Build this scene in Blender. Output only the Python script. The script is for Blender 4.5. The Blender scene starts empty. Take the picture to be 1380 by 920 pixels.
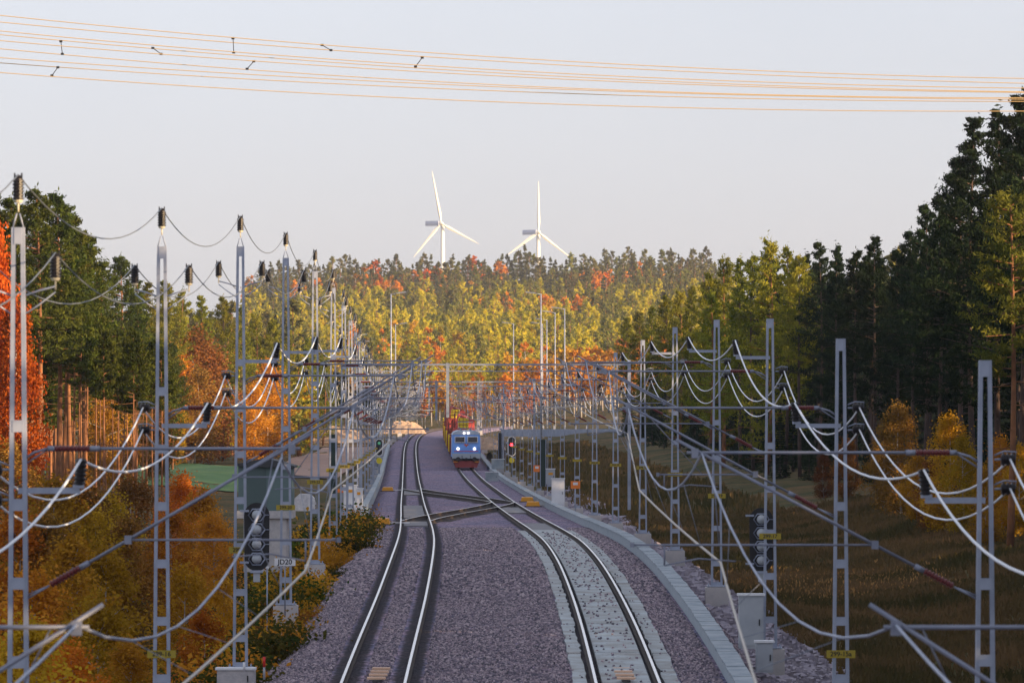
import bpy, math, random
import numpy as np
from mathutils import Vector, Matrix

# ------------------------------------------------------------------ camera, sky, sun
SC = bpy.context.scene
COL = SC.collection
F = 6900.0          # focal length in photo pixels (photo 1380 wide)
ZC = 6.4            # camera height over the near rail level
HY = 548.0          # photo row of the horizon
cam_d = bpy.data.cameras.new('camera'); cam = bpy.data.objects.new('camera', cam_d); COL.objects.link(cam)
cam.location = (0, 0, ZC); cam.rotation_euler = (math.radians(90), 0, 0)
cam_d.sensor_width = 36.0; cam_d.lens = 36.0 * F / 1380.0
cam_d.shift_y = (HY - 460.0) / 1380.0
cam_d.clip_start = 1.0; cam_d.clip_end = 12000
cam_d.dof.use_dof = True; cam_d.dof.focus_distance = 260.0; cam_d.dof.aperture_fstop = 5.0
SC.camera = cam
SUN_EL = math.radians(11)
SUN_AZ = math.radians(118.0)      # clockwise from +Y
sdir = Vector((math.sin(SUN_AZ)*math.cos(SUN_EL), math.cos(SUN_AZ)*math.cos(SUN_EL), math.sin(SUN_EL)))
world = bpy.data.worlds.new('World'); SC.world = world; world.use_nodes = True
wn = world.node_tree; wn.nodes.clear()
sky = wn.nodes.new('ShaderNodeTexSky'); sky.sky_type = 'NISHITA'; sky.sun_disc = False
sky.sun_elevation = SUN_EL; sky.sun_rotation = SUN_AZ
sky.air_density = 1.0; sky.dust_density = 1.5; sky.ozone_density = 2.5; sky.altitude = 100
hsv = wn.nodes.new('ShaderNodeHueSaturation'); hsv.inputs['Saturation'].default_value = 0.45
bg = wn.nodes.new('ShaderNodeBackground'); bg.inputs['Strength'].default_value = 0.15
wo = wn.nodes.new('ShaderNodeOutputWorld')
tint = wn.nodes.new('ShaderNodeMix'); tint.data_type = 'RGBA'; tint.blend_type = 'MULTIPLY'; tint.inputs[0].default_value = 1; tint.inputs[7].default_value = (1.06, 1.0, 1.12, 1)
wn.links.new(sky.outputs[0], hsv.inputs['Color']); wn.links.new(hsv.outputs[0], tint.inputs[6]); pale = wn.nodes.new('ShaderNodeMix'); pale.data_type = 'RGBA'; pale.inputs[0].default_value = .6; pale.inputs[7].default_value = (1.85, 1.97, 2.2, 1)
ctc = wn.nodes.new('ShaderNodeTexCoord'); cnz = wn.nodes.new('ShaderNodeTexNoise'); cnz.inputs['Scale'].default_value = 9; cnz.inputs['Detail'].default_value = 3
cmp_ = wn.nodes.new('ShaderNodeMapping'); cmp_.inputs['Scale'].default_value = (1, 1, 3); cmr = wn.nodes.new('ShaderNodeMapRange'); cmr.inputs[3].default_value = .5; cmr.inputs[4].default_value = .7
wn.links.new(ctc.outputs['Generated'], cmp_.inputs[0]); wn.links.new(cmp_.outputs[0], cnz.inputs['Vector']); wn.links.new(cnz.outputs['Fac'], cmr.inputs[0]); wn.links.new(cmr.outputs[0], pale.inputs[0])
wn.links.new(tint.outputs[2], pale.inputs[6]); wn.links.new(pale.outputs[2], bg.inputs[0]); wn.links.new(bg.outputs[0], wo.inputs[0])
sl = bpy.data.lights.new('sun', 'SUN'); sl.energy = 5.0; sl.angle = math.radians(0.5); sl.color = (1.0, 0.70, 0.39)
sun = bpy.data.objects.new('sun', sl); COL.objects.link(sun); sun.location = (100, -100, 100)
sun.rotation_euler = sdir.to_track_quat('Z', 'Y').to_euler()
SC.view_settings.view_transform = 'Standard'; SC.view_settings.look = 'None'
SC.view_settings.exposure = 1.13; SC.view_settings.gamma = 1.0
SC.cycles.max_bounces = 5; SC.cycles.diffuse_bounces = 2; SC.cycles.glossy_bounces = 2
SC.cycles.transmission_bounces = 3; SC.cycles.transparent_max_bounces = 6; SC.cycles.volume_bounces = 0
SC.cycles.use_denoising = True

def at(px, py, d): return Vector(((px-690)/F*d, d, ZC+(HY-py)/F*d))
def interp(x, tab): return float(np.interp(x, [a for a, b in tab], [b for a, b in tab]))
def smooth(tab):
    xs = np.array([a for a, b in tab], float); ys = np.array([b for a, b in tab], float)
    m = np.gradient(ys, xs)
    def f(x):
        x = np.clip(x, xs[0], xs[-1]); i = np.clip(np.searchsorted(xs, x)-1, 0, len(xs)-2)
        h = xs[i+1]-xs[i]; t = (x-xs[i])/h
        return (2*t**3-3*t**2+1)*ys[i]+(t**3-2*t**2+t)*h*m[i]+(-2*t**3+3*t**2)*ys[i+1]+(t**3-t**2)*h*m[i+1]
    return f
L = smooth([(-50,-3.3),(50,-3.25),(90,-3.22),(120,-3.27),(158,-3.4),(189,-3.67),(207,-3.9),(232,-4.33),(265,-5.0),(324,-6.27),(403,-7.9),(519,-10.3),(585,-11.65),(663,-13.2),(740,-14.5),(820,-15.4),(900,-15.8),(980,-15.3),(1060,-13.4),(1150,-9),(1300,2),(1500,22)])
P = smooth([(-50,-4),(50,-2.1),(75,-1.4),(100,-.75),(120,-.1),(135,.25),(158,.62),(180,.88),(207,.95),(232,.8),(265,.55),(324,.2),(403,-.12),(485,-.32),(548,-.2),(600,.2),(700,1.1),(780,1.6),(850,1.85),(950,2.0),(1100,2.1),(1500,2.2)])
ORD = ['first','second','third','fourth','fifth','sixth','seventh','eighth','ninth','tenth','eleventh','twelfth','thirteenth','fourteenth','fifteenth','sixteenth','seventeenth','eighteenth','nineteenth','twentieth']
for a in ['twenty','thirty','forty','fifty','sixty','seventy','eighty','ninety']:
    if a != 'twenty': ORD.append({'thirty':'thirtieth','forty':'fortieth','fifty':'fiftieth','sixty':'sixtieth','seventy':'seventieth','eighty':'eightieth','ninety':'ninetieth'}[a])
    for b in ORD[:9]: ORD.append(a+'-'+b)

# ------------------------------------------------------------------ mesh helpers
class MB:
    def __init__(s): s.v = []; s.f = []; s.m = []; s.sm = []; s.n = 0; s.chunks = []
    def add(s, vs, fs, mi=0, smooth=False):
        b = len(s.v); s.v += [tuple(p) for p in vs]
        for f in fs: s.f.append([b+i for i in f]); s.m.append(mi); s.sm.append(smooth)
        return s
    def box(s, c, size, mi=0, rot=None):
        x, y, z = [k/2 for k in size]
        vs = [Vector((sx*x, sy*y, sz*z)) for sz in (-1,1) for sy in (-1,1) for sx in (-1,1)]
        if rot is not None: vs = [rot @ p for p in vs]
        vs = [p+Vector(c) for p in vs]
        return s.add(vs, [(0,2,3,1),(4,5,7,6),(0,1,5,4),(2,6,7,3),(0,4,6,2),(1,3,7,5)], mi)
    def bar(s, a, b, w, h, mi=0, top=None):
        a = Vector(a); b = Vector(b); d = b-a; l = d.length; dn = d.normalized()
        if abs(dn.z) > .8:
            yy = dn.cross(Vector((1,0,0))).normalized(); xx = yy.cross(dn); q = Matrix((xx, yy, dn)).transposed()
        else: q = d.to_track_quat('Z', 'Y').to_matrix()
        w2, h2 = top or (w, h)
        vs = [a+q@Vector((sx*w/2, sy*h/2, 0)) for sy in (-1,1) for sx in (-1,1)]+[a+q@Vector((sx*w2/2, sy*h2/2, l)) for sy in (-1,1) for sx in (-1,1)]
        return s.add(vs, [(0,2,3,1),(4,5,7,6),(0,1,5,4),(2,6,7,3),(0,4,6,2),(1,3,7,5)], mi)
    def tube(s, pts, r, n=6, mi=0, caps=True):
        pts = [Vector(p) for p in pts]; rr = r if isinstance(r, (list, tuple)) else [r]*len(pts)
        vs = []; k = len(pts)
        for i, p in enumerate(pts):
            d = (pts[min(i+1,k-1)]-pts[max(i-1,0)])
            if d.length < 1e-9: d = Vector((0,0,1))
            d.normalize()
            up = Vector((0,0,1)) if abs(d.z) < .9 else Vector((0,1,0))
            a = d.cross(up).normalized(); b = a.cross(d)
            for j in range(n):
                t = 2*math.pi*j/n; vs.append(p+(a*math.cos(t)+b*math.sin(t))*rr[i])
        fs = [(i*n+j, i*n+(j+1)%n, (i+1)*n+(j+1)%n, (i+1)*n+j) for i in range(k-1) for j in range(n)]
        if caps: fs += [tuple(range(n))[::-1], tuple((k-1)*n+j for j in range(n))]
        return s.add(vs, fs, mi, True)
    def prism(s, prof, a, b, mi=0):    # prof: [(x,z)] swept from y=a to y=b
        n = len(prof); vs = [(x, a, z) for x, z in prof]+[(x, b, z) for x, z in prof]
        return s.add(vs, [tuple(range(n)), tuple(range(n, 2*n))[::-1]]+[(i, i+n, (i+1)%n+n, (i+1)%n) for i in range(n)], mi)
    def quads(s, V, mi=0): s.chunks.append((np.asarray(V, np.float32).reshape(-1, 3), mi)); return s
    def mesh(s, name, mats):
        me = bpy.data.meshes.new(name)
        nv = len(s.v); V = [np.array(s.v, np.float32).reshape(-1, 3)]
        loops = [i for f in s.f for i in f]; starts = []; k = 0
        for f in s.f: starts.append(k); k += len(f)
        LI = [np.array(loops, np.int32)]; ST = [np.array(starts, np.int32)]; MI = [np.array(s.m, np.int32)]; SM = [np.array(s.sm, bool)]
        for C, mi in s.chunks:
            V.append(C); n = len(C); LI.append(np.arange(nv, nv+n, dtype=np.int32)); nv += n
            ST.append(np.arange(k, k+n, 4, dtype=np.int32)); k += n
            MI.append(np.full(n//4, mi, np.int32)); SM.append(np.zeros(n//4, bool))
        V = np.concatenate(V); LI = np.concatenate(LI); ST = np.concatenate(ST); MI = np.concatenate(MI); SM = np.concatenate(SM)
        me.vertices.add(len(V)); me.vertices.foreach_set('co', V.ravel())
        me.loops.add(len(LI)); me.loops.foreach_set('vertex_index', LI)
        me.polygons.add(len(ST)); me.polygons.foreach_set('loop_start', ST)
        me.update(calc_edges=True)
        me.polygons.foreach_set('material_index', MI); me.polygons.foreach_set('use_smooth', SM)
        for m in (mats if isinstance(mats, (list, tuple)) else [mats]): me.materials.append(m)
        me.update(); return me
    def obj(s, name, mats, parent=None, loc=None):
        o = bpy.data.objects.new(name, s.mesh(name, mats)); COL.objects.link(o)
        if parent is not None: o.parent = parent
        if loc is not None: o.location = loc
        return o
def tag(o, label=None, cat=None, group=None, kind=None):
    if label: o['label'] = label
    if cat: o['category'] = cat
    if group: o['group'] = group
    if kind: o['kind'] = kind
    return o
def empty(name, loc, label, cat, group=None, rz=0):
    o = bpy.data.objects.new(name, None); COL.objects.link(o); o.location = loc; o.rotation_euler = (0,0,rz)
    o.empty_display_size = .3
    return tag(o, label, cat, group)
def inst(name, me, parent=None, loc=(0,0,0), rz=0, sc=None):
    o = bpy.data.objects.new(name, me); COL.objects.link(o); o.parent = parent; o.location = loc; o.rotation_euler = (0,0,rz)
    if sc: o.scale = sc
    return o
def copy_tree(o, parent=None):
    c = o.copy(); COL.objects.link(c); c.parent = parent
    for ch in list(o.children): copy_tree(ch, c)
    return c

# ------------------------------------------------------------------ materials
def M(name, col, rough=.6, metal=0., var=None, scale=4., bump=0., bscale=20., emit=None, spec=.5, detail=3, objrand=0., coord='Object'):
    m = bpy.data.materials.new(name); m.use_nodes = True; nt = m.node_tree; n = nt.nodes; l = nt.links
    p = n['Principled BSDF']; p.inputs['Roughness'].default_value = rough; p.inputs['Metallic'].default_value = metal
    p.inputs['Specular IOR Level'].default_value = spec
    p.inputs['Base Color'].default_value = (*col, 1)
    tc = n.new('ShaderNodeTexCoord')
    out = None
    if var is not None:
        nz = n.new('ShaderNodeTexNoise'); nz.inputs['Scale'].default_value = scale; nz.inputs['Detail'].default_value = detail; nz.inputs['Roughness'].default_value = .6
        l.new(tc.outputs[coord], nz.inputs['Vector'])
        cr = n.new('ShaderNodeValToRGB'); cr.color_ramp.elements[0].position = .35; cr.color_ramp.elements[1].position = .65
        cr.color_ramp.elements[0].color = (*col, 1); cr.color_ramp.elements[1].color = (*var, 1)
        l.new(nz.outputs['Fac'], cr.inputs[0]); out = cr.outputs[0]
    if objrand:
        oi = n.new('ShaderNodeObjectInfo'); mr = n.new('ShaderNodeMapRange'); mr.inputs[3].default_value = 1-objrand; mr.inputs[4].default_value = 1+objrand
        l.new(oi.outputs['Random'], mr.inputs[0]); hs = n.new('ShaderNodeHueSaturation'); l.new(mr.outputs[0], hs.inputs['Value'])
        if out: l.new(out, hs.inputs['Color'])
        else: hs.inputs['Color'].default_value = (*col, 1)
        out = hs.outputs[0]
    if out: l.new(out, p.inputs['Base Color'])
    if bump:
        b = n.new('ShaderNodeTexNoise'); b.inputs['Scale'].default_value = bscale; b.inputs['Detail'].default_value = 2
        l.new(tc.outputs[coord], b.inputs['Vector']); bm = n.new('ShaderNodeBump'); bm.inputs['Strength'].default_value = bump; bm.inputs['Distance'].default_value = .05
        l.new(b.outputs['Fac'], bm.inputs['Height']); l.new(bm.outputs[0], p.inputs['Normal'])
    if emit: p.inputs['Emission Color'].default_value = (*emit[:3], 1); p.inputs['Emission Strength'].default_value = emit[3]
    return m
def leafmat(name, c1, c2, trans=.35, rnd=.3, hue=.02, scale=.9):
    m = bpy.data.materials.new(name); m.use_nodes = True; nt = m.node_tree; n = nt.nodes; l = nt.links; n.clear()
    o = n.new('ShaderNodeOutputMaterial'); mx = n.new('ShaderNodeMixShader'); mx.inputs[0].default_value = trans
    df = n.new('ShaderNodeBsdfDiffuse'); tr = n.new('ShaderNodeBsdfTranslucent')
    tc = n.new('ShaderNodeTexCoord'); nz = n.new('ShaderNodeTexNoise'); nz.inputs['Scale'].default_value = scale; nz.inputs['Detail'].default_value = 3
    cr = n.new('ShaderNodeValToRGB'); cr.color_ramp.elements[0].position = .38; cr.color_ramp.elements[1].position = .62
    cr.color_ramp.elements[0].color = (*c1, 1); cr.color_ramp.elements[1].color = (*c2, 1)
    oi = n.new('ShaderNodeObjectInfo'); hs = n.new('ShaderNodeHueSaturation')
    va = n.new('ShaderNodeMapRange'); va.inputs[3].default_value = 1-rnd; va.inputs[4].default_value = 1+rnd
    fr = n.new('ShaderNodeMath'); fr.operation = 'FRACT'; mu = n.new('ShaderNodeMath'); mu.operation = 'MULTIPLY'; mu.inputs[1].default_value = 7.31
    hu = n.new('ShaderNodeMapRange'); hu.inputs[3].default_value = .5-hue; hu.inputs[4].default_value = .5+hue
    l.new(oi.outputs['Random'], va.inputs[0]); l.new(oi.outputs['Random'], mu.inputs[0]); l.new(mu.outputs[0], fr.inputs[0]); l.new(fr.outputs[0], hu.inputs[0])
    l.new(va.outputs[0], hs.inputs['Value']); l.new(hu.outputs[0], hs.inputs['Hue'])
    l.new(tc.outputs['Object'], nz.inputs['Vector']); l.new(nz.outputs['Fac'], cr.inputs[0]); l.new(cr.outputs[0], hs.inputs['Color'])
    l.new(hs.outputs[0], df.inputs[0]); l.new(hs.outputs[0], tr.inputs[0]); l.new(df.outputs[0], mx.inputs[1]); l.new(tr.outputs[0], mx.inputs[2]); l.new(mx.outputs[0], o.inputs[0])
    return m
steel = M('galvanised_steel', (.25,.285,.37), .55, .25, var=(.38,.42,.52), scale=1.3, detail=6)
steel_tube = M('dull_steel_tube', (.19,.21,.28), .55, .25, var=(.27,.29,.36), scale=2)
steel_dk = M('weathered_steel', (.2,.23,.29), .5, .4, var=(.3,.33,.4), scale=3)
conc = M('concrete', (.42,.41,.42), .9, var=(.52,.5,.5), scale=5, bump=.3)
conc_lt = M('pale_concrete', (.24,.29,.33), .9, var=(.38,.42,.45), scale=1.6, bump=.3, detail=6)
black_ins = M('black_insulator', (.012,.01,.012), .35)
brown_ins = M('brown_insulator', (.13,.02,.02), .4)
pale_cap = M('pale_cap', (.6,.55,.4), .6)
wire_lt = M('pale_wire', (.8,.83,.86), .6)
wire_gr = M('grey_wire', (.16,.18,.2), .5, .4)
wire_cu = M('contact_wire_metal', (.5,.46,.4), .6)
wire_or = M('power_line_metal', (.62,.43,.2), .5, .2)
yellow = M('yellow_plate', (.36,.27,.02), .6)
orange = M('orange_plastic', (.8,.2,.02), .5)
blackp = M('black_paint', (.012,.012,.015), .6)
white = M('white_paint', (.75,.76,.78), .5, var=(.66,.67,.7), scale=2)
grey = M('grey_paint', (.35,.38,.42), .6, var=(.42,.45,.48), scale=2)
red = M('red_paint', (.6,.02,.015), .5)
rail_top = M('polished_rail_head', (.8,.8,.82), .22, 1.)
rail_side = M('rusty_rail_web', (.035,.025,.02), .8, var=(.06,.04,.03), scale=5)
darktimber = M('dark_sleeper', (.05,.045,.045), .9, var=(.09,.08,.08), scale=6)
bark_pine = M('pine_bark', (.16,.07,.035), .95, var=(.28,.12,.05), scale=1.5)
bark_dark = M('spruce_bark', (.07,.05,.045), .95, var=(.12,.09,.07), scale=2)
bark_birch = M('birch_bark', (.55,.52,.48), .8, var=(.25,.2,.17), scale=2.5)
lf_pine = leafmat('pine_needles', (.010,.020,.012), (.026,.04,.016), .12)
bark_shade = M('shaded_pine_bark', (.05,.035,.03), .95, var=(.09,.055,.04), scale=1.5)  # pine bark with the forest shade put into its colour
lf_pine_lit = leafmat('sunny_pine_needles', (.10,.12,.014), (.25,.24,.028), .35)  # lit copy of the pine needles, warm sun put into the colour
lf_spruce = leafmat('spruce_needles', (.018,.034,.018), (.04,.06,.025), .15)
lf_orange = leafmat('orange_leaves', (.46,.14,.015), (.66,.26,.03), .42, hue=.008)
lf_yellow = leafmat('yellow_leaves', (.38,.20,.015), (.58,.33,.03), .42)
lf_red = leafmat('red_leaves', (.45,.10,.012), (.6,.17,.02), .4, hue=.008)
lf_rust = leafmat('rusty_leaves', (.16,.08,.02), (.3,.13,.03), .35)
lf_green = leafmat('green_leaves', (.04,.075,.015), (.12,.14,.02), .35)
lf_lime = leafmat('yellow_green_leaves', (.34,.31,.025), (.6,.48,.04), .45)
lf_olive = leafmat('olive_needles', (.12,.14,.03), (.25,.22,.05), .3)
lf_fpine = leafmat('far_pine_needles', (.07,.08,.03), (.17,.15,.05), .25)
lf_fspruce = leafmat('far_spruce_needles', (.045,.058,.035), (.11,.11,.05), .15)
lf_shrub = leafmat('shrub_leaves', (.03,.05,.012), (.1,.08,.015), .35, scale=2)

# ------------------------------------------------------------------ terrain
def valley_l(d): return interp(d, [(0,-4.5),(100,-3.6),(200,-3.0),(300,-2.2),(450,-1.2),(650,-.3),(900,.8),(1200,2.0)])
def valley_r(d): return interp(d, [(0,-4.5),(100,-2.6),(150,-1.9),(240,-1.6),(320,-1.0),(450,-.4),(700,.6),(1000,1.6),(1200,2.2)])
def hill(x, d):
    h = interp(d, [(1150,0),(1400,9),(1700,22),(2050,38),(2350,52),(2600,56),(3200,50),(6000,30)])
    return h * interp(x, [(-420,.72),(-150,.84),(-70,.96),(60,1.0),(110,.97),(300,.9)])
def ground_z(x, d):
    u = x - float(L(d)); p = float(P(d)); g = p-.75
    if u < -2.0:
        v = valley_l(d); k = min(1, max(0, (-2.0-u)/5.5)); z = g*(1-k)+v*k
        if u < -18 and 250 < d < 560: z += min(1.6, (-18-u)*.12)*min(1,(d-250)/60, (560-d)/60)
    elif u > 10.3:
        v = valley_r(d); k = min(1, max(0, (u-10.3)/3.0)); z = g*(1-k)+v*k
        z += min(1.6, max(0, (u-20)*.15))
    else: z = g
    if abs(u-3) > 8: z += .12*math.sin(x*.7+d*.13)+.1*math.sin(d*.31-x*.4)
    if d > 1000: z = max(z, 1.5) if abs(u-3) > 12 else z
    return z + hill(x, d)
def grid(us, ds, zf, follow=True):
    V = []; nx = len(us)
    for d in ds:
        l0 = float(L(d)) if follow else 0
        for u in us: V.append((l0+u, d, zf(l0+u, d, u)))
    Fc = [(j*nx+i, j*nx+i+1, (j+1)*nx+i+1, (j+1)*nx+i) for j in range(len(ds)-1) for i in range(nx-1)]
    return V, Fc
ds = list(np.arange(-60, 300, 6))+list(np.arange(300, 700, 12))+list(np.arange(700, 1300, 25))+list(np.arange(1300, 3200, 90))+[3600,4200,5200]
us = [-1500,-900,-500,-300,-200,-140,-100,-75,-60,-50,-42,-36,-30,-26,-22,-19,-16,-13,-11,-9,-7.5,-6,-4.8,-3.8,-3,-2.4,-2,0,3,6,9,10.3,11,11.8,12.6,13.3,14.5,16,18,20,22,25,28,32,38,46,60,80,110,150,210,300,450,700,1000,1500]
V, Fc = grid(us, ds, lambda x, d, u: ground_z(x, d))
def groundmat():
    m = bpy.data.materials.new('autumn_grassland'); m.use_nodes = True; nt = m.node_tree; n = nt.nodes; l = nt.links
    p = n['Principled BSDF']; p.inputs['Roughness'].default_value = 1; p.inputs['Specular IOR Level'].default_value = .1
    tc = n.new('ShaderNodeTexCoord')
    a = n.new('ShaderNodeTexNoise'); a.inputs['Scale'].default_value = .09; a.inputs['Detail'].default_value = 6; a.inputs['Roughness'].default_value = .65
    cr = n.new('ShaderNodeValToRGB'); e = cr.color_ramp.elements
    e[0].position = .35; e[0].color = (.05,.065,.025,1); e[1].position = .68; e[1].color = (.22,.13,.065,1)
    k = e.new(.5); k.color = (.12,.10,.045,1)
    b = n.new('ShaderNodeTexNoise'); b.inputs['Scale'].default_value = 2.2; b.inputs['Detail'].default_value = 5
    mx = n.new('ShaderNodeMix'); mx.data_type = 'RGBA'; mx.blend_type = 'MULTIPLY'; mx.inputs[0].default_value = .8
    cr2 = n.new('ShaderNodeValToRGB'); cr2.color_ramp.elements[0].position = .3; cr2.color_ramp.elements[0].color = (.4,.4,.4,1); cr2.color_ramp.elements[1].position = .7; cr2.color_ramp.elements[1].color = (1.3,1.2,1.1,1)
    l.new(tc.outputs['Object'], a.inputs['Vector']); l.new(tc.outputs['Object'], b.inputs['Vector']); l.new(a.outputs['Fac'], cr.inputs[0]); l.new(b.outputs['Fac'], cr2.inputs[0])
    l.new(cr.outputs[0], mx.inputs[6]); l.new(cr2.outputs[0], mx.inputs[7]); l.new(mx.outputs[2], p.inputs['Base Color'])
    bm = n.new('ShaderNodeBump'); bm.inputs['Strength'].default_value = .7; bm.inputs['Distance'].default_value = .3; l.new(b.outputs['Fac'], bm.inputs['Height']); l.new(bm.outputs[0], p.inputs['Normal'])
    return m
tag(MB().add(V, Fc, 0, True).obj('ground', groundmat()), kind='structure')

# ballast: UV-free, the lateral coordinate is stored as an attribute so that the oil bands follow the rails
def ballastmat():
    m = bpy.data.materials.new('ballast_stones'); m.use_nodes = True; nt = m.node_tree; n = nt.nodes; l = nt.links
    p = n['Principled BSDF']; p.inputs['Roughness'].default_value = .95; p.inputs['Specular IOR Level'].default_value = .2
    tc = n.new('ShaderNodeTexCoord'); v = n.new('ShaderNodeTexVoronoi'); v.inputs['Scale'].default_value = 11.
    mp = n.new('ShaderNodeMapping'); mp.inputs['Scale'].default_value = (1, .35, 1); l.new(tc.outputs['Object'], mp.inputs[0]); l.new(mp.outputs[0], v.inputs['Vector'])
    sp = n.new('ShaderNodeSeparateColor'); l.new(v.outputs['Color'], sp.inputs[0])
    cr = n.new('ShaderNodeValToRGB'); e = cr.color_ramp.elements; e[0].position = 0; e[0].color = (.09,.085,.125,1); e[1].position = 1; e[1].color = (.45,.37,.45,1)
    k = e.new(.45); k.color = (.21,.185,.25,1); k = e.new(.8); k.color = (.29,.23,.29,1)
    l.new(sp.outputs[0], cr.inputs[0])
    big = n.new('ShaderNodeTexNoise'); big.inputs['Scale'].default_value = .35; big.inputs['Detail'].default_value = 4; l.new(tc.outputs['Object'], big.inputs['Vector'])
    cb = n.new('ShaderNodeValToRGB'); cb.color_ramp.elements[0].position = .35; cb.color_ramp.elements[0].color = (.66,.76,.92,1); cb.color_ramp.elements[1].position = .65; cb.color_ramp.elements[1].color = (1.22,1.04,1.0,1)
    l.new(big.outputs['Fac'], cb.inputs[0])
    m1 = n.new('ShaderNodeMix'); m1.data_type = 'RGBA'; m1.blend_type = 'MULTIPLY'; m1.inputs[0].default_value = 1; l.new(cr.outputs[0], m1.inputs[6]); l.new(cb.outputs[0], m1.inputs[7])
    at_ = n.new('ShaderNodeAttribute'); at_.attribute_name = 'lat'
    nz = n.new('ShaderNodeTexNoise'); nz.inputs['Scale'].default_value = 3; l.new(tc.outputs['Object'], nz.inputs['Vector'])
    def mth(op, a, b=None):
        q = n.new('ShaderNodeMath'); q.operation = op
        for i, x in enumerate((a, b)):
            if x is None: continue
            if isinstance(x, (int, float)): q.inputs[i].default_value = x
            else: l.new(x, q.inputs[i])
        return q.outputs[0]
    def band(center, half, soft):
        a = mth('ABSOLUTE', mth('SUBTRACT', mth('ABSOLUTE', mth('SUBTRACT', at_.outputs['Fac'], center)), .75))
        a = mth('ADD', a, mth('MULTIPLY', mth('SUBTRACT', nz.outputs['Fac'], .5), .25))
        r = n.new('ShaderNodeMapRange'); r.inputs[1].default_value = half; r.inputs[2].default_value = half+soft; r.inputs[3].default_value = 1; r.inputs[4].default_value = 0; r.interpolation_type = 'SMOOTHSTEP'
        l.new(a, r.inputs[0]); return r.outputs[0]
    k1 = mth('MAXIMUM', band(0, .26, .16), band(6.0, .18, .12))
    m2 = n.new('ShaderNodeMix'); m2.data_type = 'RGBA'; l.new(mth('MULTIPLY', k1, .9), m2.inputs[0]); l.new(m1.outputs[2], m2.inputs[6]); m2.inputs[7].default_value = (.022,.02,.022,1)
    l.new(m2.outputs[2], p.inputs['Base Color'])
    bm = n.new('ShaderNodeBump'); bm.inputs['Strength'].default_value = .9; bm.inputs['Distance'].default_value = .06; l.new(v.outputs['Distance'], bm.inputs['Height']); bm.invert = True; l.new(bm.outputs[0], p.inputs['Normal'])
    return m
bu = [-4.2,-3.2,-2.4,-2.0,-1.6,-1.2,-.9,-.6,-.3,0,.3,.6,.9,1.3,1.8,2.4,3,3.6,4.2,4.8,5.1,5.4,5.7,6,6.3,6.6,6.9,7.4,7.9,8.35,8.9,9.6,10.4,11.2]
rb = random.Random(3)
def bal_z(x, d, u):
    p = float(P(d))-.2
    if u < -2.0: p -= (-2.0-u)*.62
    if u > 8.8: p -= min(.75, (u-8.8)*.55)
    if u > 10.2: p -= (u-10.2)*.62
    return p + (rb.uniform(-.012,.012) if 1.5 < u < 4.6 else rb.uniform(-.005,.005))
bds = list(np.arange(-60, 320, 1.5))+list(np.arange(320, 700, 5))+list(np.arange(700, 1500, 12))
V, Fc = grid(bu, bds, bal_z)
bal = MB().add(V, Fc, 0, True).obj('ballast', ballastmat()); tag(bal, kind='structure')
a = bal.data.attributes.new('lat', 'FLOAT', 'POINT'); a.data.foreach_set('value', np.tile(np.array(bu, np.float32), len(bds)))

# fields left of the line
def sheet(name, x0, x1, d0, d1, m, dz=.06, n=14):
    V = []; 
    for j in range(n+1):
        for i in range(n+1):
            x = x0+(x1-x0)*i/n; d = d0+(d1-d0)*j/n; V.append((x, d, ground_z(x, d)+dz))
    return tag(MB().add(V, [(j*(n+1)+i, j*(n+1)+i+1, (j+1)*(n+1)+i+1, (j+1)*(n+1)+i) for j in range(n) for i in range(n)], 0, True).obj(name, m), kind='structure')
sheet('green_field', -44, -24, 455, 602, M('green_winter_crop', (.07,.17,.04), 1, var=(.1,.2,.06), scale=.25), .12)
sheet('ploughed_field', -27.5, -17.8, 520, 760, M('ploughed_soil', (.3,.19,.15), 1, var=(.36,.24,.19), scale=.4), .22)
sheet('stubble_field', -70, -22, 762, 860, M('stubble', (.34,.17,.05), 1, var=(.24,.15,.06), scale=.4), .25)

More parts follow.
